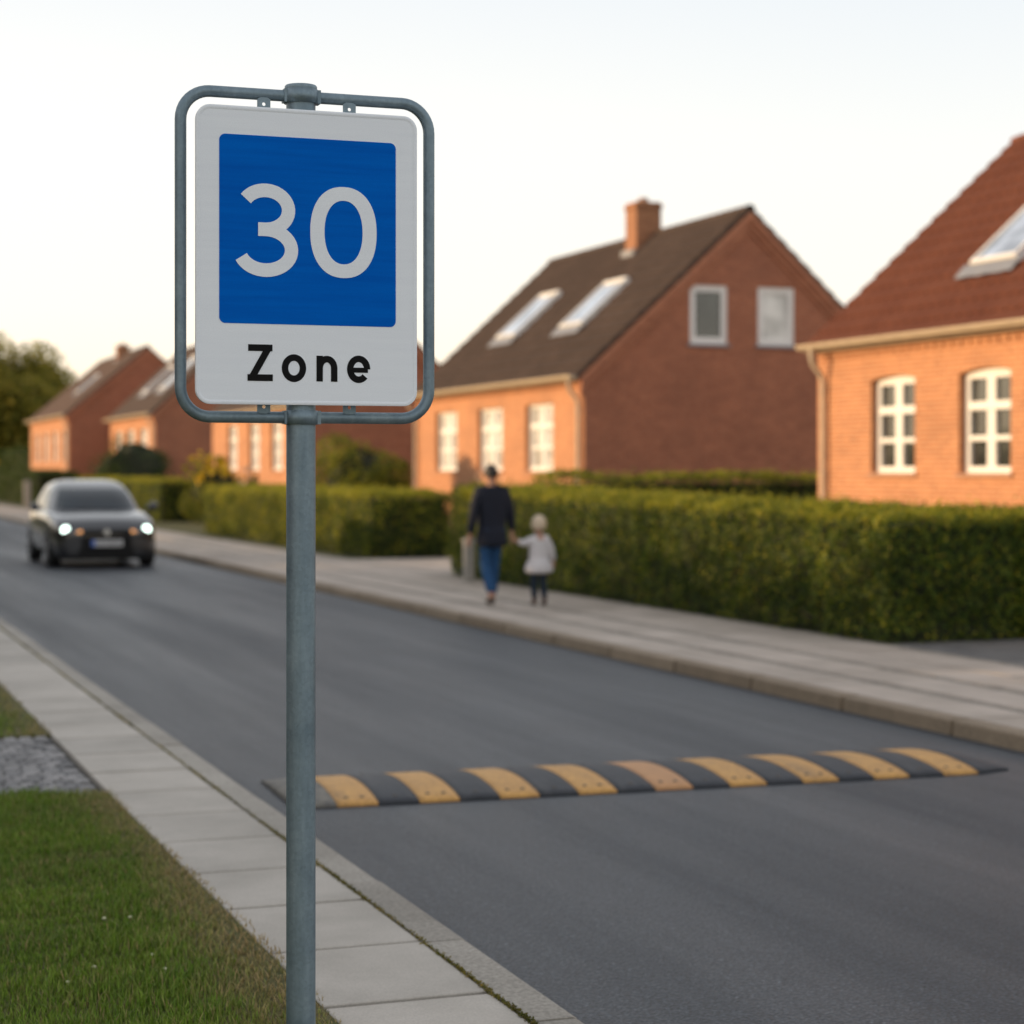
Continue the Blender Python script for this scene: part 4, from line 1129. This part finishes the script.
# ------------------------------------------------------------------ car
def loft(b, secs, mi=0, caps=True):
    b.grid(secs, mi, True, False, False)
def make_car(label, loc):
    t = thing('parked_car' if False else 'car', label, 'car', loc)
    # body below the belt line: stations along y (front at y = 0)
    st = [(0.00, .60, .20, .62, .60), (.03, .72, .16, .70, .62), (.12, .80, .14, .77, .62), (.35, .855, .15, .86, .62), (.75, .875, .19, .915, .62), (1.10, .885, .19, .955, .64), (1.5, .89, .19, .97, .66), (2.2, .89, .19, .985, .68), (3.0, .89, .19, 1.0, .68), (3.6, .875, .20, 1.01, .68), (3.95, .83, .24, 1.0, .66), (4.12, .76, .32, .96, .62), (4.18, .62, .42, .86, .60)]
    b = MB(); rows = []
    for (y, hw, zb, zt, zm) in st:
        crown = .035 if y < 1.15 else .0
        half = [(0, zb), (hw*.8, zb), (hw*.94, zb+.05), (hw*.985, zb+.18), (hw, zm*.9), (hw*.985, zm+ (zt-zm)*.45), (hw*.95, zt-.045), (hw*.88, zt-.008), (hw*.62, zt+crown*.6), (0, zt+crown)]
        ring = [(x, y, z) for x, z in half] + [(-x, y, z) for x, z in half[-2:0:-1]]
        rows.append(ring)
    b.grid(rows, 0, True, False, True, flip=True)
    b.poly(rows[0]); b.poly(rows[-1][::-1])
    body = b.build('body', M['car_paint'], t, recalc=True)
    ss = body.modifiers.new('s', 'SUBSURF'); ss.levels = 2; ss.render_levels = 2
    bake(body)
    for p in body.data.polygons: p.use_smooth = True
    # wheel arches cut out
    cut = []
    for yw in (.78, 3.38):
        for s in (-1, 1):
            b = MB(); b.lathe([(.345, -.13), (.345, .13)], (s*.86, yw, .315), 28, axis='x')
            c = b.build('arch_cutter', M['car_plastic'], None, None, recalc=True); c.location = (0, 0, 0); cut.append(c)
    for c in cut:
        m_ = body.modifiers.new('b', 'BOOLEAN'); m_.operation = 'DIFFERENCE'; m_.object = c; m_.solver = 'EXACT'
    par = body.parent; body.parent = None
    bpy.context.view_layer.update(); bake(body); body.parent = par
    for c in cut: bpy.data.objects.remove(c)
    if not body.data.materials: body.data.materials.append(M['car_paint'])
    # cabin
    b = MB(); rows = []
    cab = [(.93, 1.02, 3.98, .80), (1.08, 1.27, 3.90, .755), (1.22, 1.52, 3.80, .70), (1.33, 1.78, 3.66, .645), (1.42, 2.06, 3.50, .585), (1.475, 2.36, 3.25, .50), (1.50, 2.6, 3.0, .36)]
    for (z, ya, yb, hw) in cab:
        ring = []
        for k in range(32):
            a = 2*PI*k/32; c_, s_ = math.cos(a), math.sin(a); e = 2/5.0
            x = hw*math.copysign(abs(c_)**e, c_); q = math.copysign(abs(s_)**e, s_)
            ring.append((x, (ya+yb)/2 + q*(yb-ya)/2, z))
        rows.append(ring)
    b.grid(rows, 0, True, False, True); b.poly(rows[-1])
    cabin = b.build('roof', M['car_paint'], t, recalc=True)
    # glass panels standing 4 mm off the cabin
    def cabpt(z):
        for i in range(len(cab)-1):
            if cab[i][0] <= z <= cab[i+1][0]:
                f = (z-cab[i][0])/(cab[i+1][0]-cab[i][0]); return [cab[i][j]+(cab[i+1][j]-cab[i][j])*f for j in range(1, 4)]
    def front_glass(name, z0, z1, front=True, wfac=.86):
        b = MB(); rows = []
        for i in range(7):
            z = z0+(z1-z0)*i/6; ya, yb, hw = cabpt(z); row = []
            for j in range(13):
                x = (j/12*2-1)*hw*wfac; q = (1-(abs(x)/hw)**5)**(1/5.0); yc, hy = (ya+yb)/2, (yb-ya)/2
                row.append((x, yc + (-1 if front else 1)*(q*hy+.006), z+.003))
            rows.append(row)
        b.grid(rows, 0, True, flip=front); return b.build(name, M['car_glass'], t)
    front_glass('windscreen', .985, 1.335); front_glass('rear_window', 1.08, 1.38, False)
    for s in (-1, 1):
        for (y0a, y1a, y0b, y1b) in ((1.62, 2.45, 2.02, 2.45), (2.53, 3.35, 2.53, 3.15)):
            b = MB(); rows = []
            for i in range(5):
                z = 1.0+.33*i/4; ya, yb, hw = cabpt(z); row = []
                for j in range(7):
                    f0, f1 = y0a+(y0b-y0a)*i/4, y1a+(y1b-y1a)*i/4; y = f0+(f1-f0)*j/6
                    yc, hy = (ya+yb)/2, (yb-ya)/2; q = (1-min(.999, abs(y-yc)/hy)**5)**(1/5.0)
                    row.append((s*(hw*q+.006), y, z))
                rows.append(row)
            b.grid(rows, 0, True, flip=(s < 0)); b.build('side_window', M['car_glass'], t)
    # front end
    b = MB(); rows = []
    def front_y(x, z):           # nose shape in plan
        q = abs(x)/.80
        return -.005 + .13*q**3 + max(0, (z-.62))*.5
    for z in (.565, .60, .635, .665):
        rows.append([(x, front_y(x, z)-.012, z) for x in [(-.40+.8*i/10) for i in range(11)]])
    b.grid(rows, 0, True); gr = b.build('grille', M['car_plastic'], t)
    b = MB(); b.lathe([(.055, 0), (.055, .014), (.045, .018), (.001, .018)], (0, -.034, .612), 20, axis='y'); bd = b.build('badge', M['chrome'], gr)
    for s in (-1, 1):
        b = MB(); xc, zc = s*.655, .655
        b.lathe([(.001, -.027), (.05, -.02), (.070, -.005), (.070, .05)], (xc, front_y(xc, zc)-.035, zc), 20, axis='y'); hl = b.build('headlight', M['headlight'], t)
        b = MB(); rows = []
        for z in (.605, .64, .672): rows.append([(s*x, front_y(s*x, z)-.018, z) for x in (.40, .46, .52, .585)])
        b.grid(rows, 0, True); b.build('indicator', M['amber'], hl)
        b = MB(); xc, zc = s*.60, .36
        b.lathe([(.001, -.015), (.045, -.01), (.05, .03)], (xc, front_y(xc, .5)-.02, zc), 14, axis='y'); b.build('fog_lamp', M['chrome'], t)
        # mirror
        b = MB(); b.lathe([(.02, -.06), (.075, -.045), (.085, .0), (.07, .05), (.02, .065)], (s*1.0, 1.42, 1.03), 14, axis='y'); b.tube([(s*.86, 1.45, .985), (s*.97, 1.44, 1.01)], .025, 8)
        b.build('mirror', M['car_paint'], t)
    b = MB(); rows = []
    for z in (.20, .27, .34): rows.append([(x, front_y(x, .5)-.012, z) for x in [(-.52+1.04*i/10) for i in range(11)]])
    b.grid(rows, 0, True); b.build('air_intake', M['car_plastic'], t)
    b = MB(); rows = []
    for z in (.15, .26, .37, .47, .55): rows.append([(x, front_y(x, .5)-.008, z) for x in [(-.74+1.48*i/14) for i in range(15)]])
    b.grid(rows, 0, True); b.build('bumper', M['car_plastic'], t)
    b = MB(); b.box((-.255, -.052, .375), (.255, -.034, .485)); pl = b.build('number_plate', M['plate_white'], t, bevel=.004)
    b = MB(); b.box((-.252, -.056, .378), (-.195, -.0525, .482)); b.build('blue_band', M['plate_blue'], pl)
    b = MB()
    for i, x in enumerate((-.15, -.095, -.02, .035, .09, .145, .20)):
        b.box((x-.008, -.056, .398), (x+.008, -.0525, .462)); b.box((x+.0085, -.056, .428 + (i % 3)*.012), (x+.022, -.0525, .440 + (i % 3)*.012))
    b.build('character', M['car_plastic'], pl)
    for yw in (.78, 3.38):
        for s in (-1, 1):
            b = MB(); b.lathe([(.20, -.10), (.29, -.105), (.315, -.08), (.315, .08), (.29, .105), (.20, .10)], (0, 0, 0), 28, axis='x'); wh = b.build('wheel', M['tyre'], t, (s*.775, yw, .315))
            b = MB(); b.lathe([(.205, -.06), (.205, .098)], (0, 0, 0), 24, axis='x') if s > 0 else b.lathe([(.205, -.098), (.205, .06)], (0, 0, 0), 24, axis='x')
            for k in range(5):
                a = k*2*PI/5; x_ = s*.10
                Mx = Matrix.Translation((x_, 0, 0)) @ Matrix.Rotation(a, 4, 'X')
                b.box((-.012, -.025, .03), (.012, .025, .195), 0, Mx)
            b.build('rim', M['rim'], wh)
    return t
car = make_car('black hatchback with lit headlights driving towards the sign on the far road', (5.13, 34.45, 0.003))
car.scale = (1.04, 1.0, 1.0)

# ------------------------------------------------------------------ people
def skin_obj(name, verts, edges, rad, mat, parent, sub=2, root=0):
    me = bpy.data.meshes.new(name); me.from_pydata([Vector(v) for v in verts], edges, [])
    o = link(name, me)
    me.materials.append(mat)
    m = o.modifiers.new('skin', 'SKIN'); m.use_smooth_shade = True
    for i, r in enumerate(rad):
        sv = me.skin_vertices[0].data[i]
        sv.radius = r if isinstance(r, tuple) else (r, r); sv.use_root = (i == root)
    s = o.modifiers.new('sub', 'SUBSURF'); s.levels = sub; s.render_levels = sub
    bpy.context.view_layer.update()
    bake(o)
    if not o.data.materials: o.data.materials.append(mat)
    for p in o.data.polygons: p.use_smooth = True
    o.parent = parent
    return o

class Rig:
    def __init__(self): self.v, self.e, self.r = [], [], []
    def chain(self, start, pts):
        """start: index or None; pts: [(pos, radius)]"""
        prev = start
        for p, r in pts:
            self.v.append(p); self.r.append(r); i = len(self.v)-1
            if prev is not None: self.e.append((prev, i))
            prev = i
        return prev
    def build(self, name, mat, parent, sub=2): return skin_obj(name, self.v, self.e, self.r, mat, parent, sub)

def hand_fingers(rig, palm_i, palm, out, fwd, down, k=1.0):
    """four fingers and a thumb rooted inside the palm"""
    P = Vector(palm); o, f, d = Vector(out), Vector(fwd), Vector(down)
    for i, ln in enumerate((.068, .078, .072, .055)):
        s = P + f*(.027-.018*i)*k + d*.03*k
        rig.chain(palm_i, [(tuple(s), .009*k), (tuple(s + d*ln*.5*k + o*-.004*k), .0085*k), (tuple(s + d*ln*.9*k - o*.022*k), .0075*k)])
    s = P + f*.034*k - d*.012*k
    rig.chain(palm_i, [(tuple(s), .011*k), (tuple(s + f*.022*k + d*.025*k), .010*k), (tuple(s + f*.026*k + d*.052*k - o*.012*k), .008*k)])

def make_person(label, loc, rotz, sc, child=False):
    t = thing('person', label, 'person', loc, rotz, None); t.scale = (sc, sc, sc)
    r = Rig()
    hk = 1.22 if child else 1.0     # head scale
    if not child:
        sh, el, wr, pm = {}, {}, {}, {}
        sh = {-1: (-.185, 0, 1.44), 1: (.185, 0, 1.44)}
        el = {-1: (-.265, -.03, 1.16), 1: (.255, -.02, 1.16)}
        wr = {-1: (-.285, .03, .90), 1: (.285, .02, .93)}
        pm = {-1: (-.29, .045, .83), 1: (.292, .02, .865)}
        hip = {-1: (-.085, 0, .90), 1: (.085, 0, .90)}
        kn = {-1: (-.075, .03, .50), 1: (.07, .10, .51)}
        an = {-1: (-.06, -.14, .13), 1: (.055, .10, .09)}
        to = {-1: (-.06, -.0, .035), 1: (.06, .245, .045)}
        pel, ch, nk, hd = (0, 0, .96), (0, 0, 1.32), (0, .01, 1.52), (0, .03, 1.66)
        cr = [.045, .035, .028]
    else:
        sh = {-1: (-.165, 0, 1.30), 1: (.165, 0, 1.30)}
        el = {-1: (-.29, .02, 1.19), 1: (.255, -.02, 1.06)}
        wr = {-1: (-.44, .03, 1.24), 1: (.315, .03, .84)}
        pm = {-1: (-.50, .03, 1.285), 1: (.33, .04, .775)}
        hip = {-1: (-.085, 0, .78), 1: (.085, 0, .78)}
        kn = {-1: (-.085, .05, .44), 1: (.085, .0, .44)}
        an = {-1: (-.085, .02, .10), 1: (.09, -.06, .10)}
        to = {-1: (-.09, .14, .05), 1: (.10, .07, .05)}
        pel, ch, nk, hd = (0, 0, .86), (0, 0, 1.2), (0, .01, 1.38), (0, .02, 1.56)
        cr = [.05, .042, .034]
    root = r.chain(None, [(pel, (.145, .10))])
    c_ = r.chain(root, [((0, 0, (pel[2]+ch[2])/2), (.13, .095)), (ch, (.15, .105))])
    n_ = r.chain(c_, [(nk, .058)])
    hx = r.chain(n_, [((0, hd[1], hd[2]-.075*hk), (.062*hk, .07*hk)), (hd, (.074*hk, .09*hk)), ((0, hd[1]-.005, hd[2]+.085*hk), (.062*hk, .075*hk))])
    # face: nose, chin and ears
    r.chain(hx-1, [((0, hd[1]+.10*hk, hd[2]-.02*hk), .014*hk)])
    for s in (-1, 1): r.chain(hx-1, [((s*.083*hk, hd[1]-.01, hd[2]-.01), (.012*hk, .024*hk))])
    for s in (-1, 1):
        a = r.chain(c_, [(sh[s], .06), (el[s], cr[0]), (wr[s], cr[2]), (pm[s], (.020, .036))])
        w = Vector(pm[s]) - Vector(wr[s]); w.normalize()
        hand_fingers(r, a, pm[s], (s, 0, 0) if abs(w.z) > .7 else (0, 0, 1), (0, 1, 0), tuple(w), .95)
        r.chain(root, [(hip[s], .09), (kn[s], .06), (an[s], .042), (to[s], (.04, .032))])
    r.build('body', M['skin'], t)
    # clothes follow the body
    j = Rig()
    if not child:
        a = j.chain(None, [((0, 0, 1.14), (.20, .135))])
        j.chain(a, [((0, -.005, .95), (.215, .165)), ((0, -.005, .80), (.225, .185)), ((0, -.005, .73), (.235, .19))])
        c2 = j.chain(a, [((0, 0, 1.34), (.185, .13))]); j.chain(c2, [((0, 0, 1.47), (.12, .095)), ((0, .005, 1.545), (.075, .07))])
        for s in (-1, 1): j.chain(c2, [(sh[s], (.085, .085)), (el[s], .066), (tuple(Vector(wr[s])), .052)])
        j.build('jacket', M['coat_navy'], t)
        l = Rig(); a = l.chain(None, [((0, 0, .93), (.12, .085))])
        for s in (-1, 1): l.chain(a, [(hip[s], (.085, .085)), (kn[s], .080), (tuple(Vector(an[s]) + Vector((0, 0, .02))), .062)])
        l.build('jeans', M['jeans'], t)
    else:
        a = j.chain(None, [((0, 0, 1.05), (.215, .165))])
        j.chain(a, [((0, -.005, .86), (.265, .205)), ((0, -.005, .70), (.31, .24)), ((0, -.005, .60), (.33, .25))])
        c2 = j.chain(a, [((0, 0, 1.22), (.175, .13))]); j.chain(c2, [((0, 0, 1.33), (.12, .1)), ((0, .005, 1.39), (.085, .08))])
        for s in (-1, 1): j.chain(c2, [(sh[s], .085), (el[s], .072), (wr[s], .058)])
        j.build('coat', M['coat_pale'], t)
        l = Rig(); a = l.chain(None, [((0, 0, .8), (.13, .11))])
        for s in (-1, 1): l.chain(a, [(hip[s], .095), (kn[s], .078), (tuple(Vector(an[s]) + Vector((0, 0, .03))), .064)])
        l.build('trousers', M['trousers'], t)
    for s in (-1, 1):
        q = Rig(); A, T = Vector(an[s]), Vector(to[s]); hl = A + (A-T).normalized()*.03
        q.chain(None, [((A.x, hl.y, max(.05, A.z-.05)), (.045, .045)), (((A.x+T.x)/2, (A.y+T.y)/2, max(.045, (A.z+T.z)/2-.02)), (.048, .042)), ((T.x, T.y, T.z+.005), (.045, .034))])
        if child: q.chain(0, [((A.x, A.y, A.z+.10), .062)])
        q.build('shoe', M['boot' if child else 'shoe'], t)
    # hair: a cap over the back and top of the head
    b = MB(); rows = []; nn = 14
    rx, ry, rz = (.090*hk, .108*hk, .125*hk) if not child else (.145, .15, .185)
    for i in range(9):
        th = (i/8)*(R(108) if not child else R(122)); rows.append([])
        for k in range(22):
            a = 2*PI*k/22
            cut = 1.0 - (.42 if math.sin(a) > .35 else 0)*(i/8)         # open at the face
            q = th*cut; lum = 1 + (.03*math.sin(5*a+i) if child else .015*math.sin(7*a+i))
            rows[-1].append((rx*lum*math.sin(q)*math.cos(a), hd[1]-.012+ry*lum*math.sin(q)*math.sin(a), hd[2]+.005+rz*math.cos(q)))
    b.grid(rows, 0, True, False, True)
    b.build('hair', M['hair_blond' if child else 'hair_dark'], t, recalc=True)
    return t
make_person('man in dark navy jacket and blue jeans walking away, holding a child by the hand', (7.74, 22.05, PZ), 0.08, .922)
make_person('small blond child in a pale coat and dark trousers, holding the hand of the man', (8.255, 21.85, PZ), 0.06, .605, True)
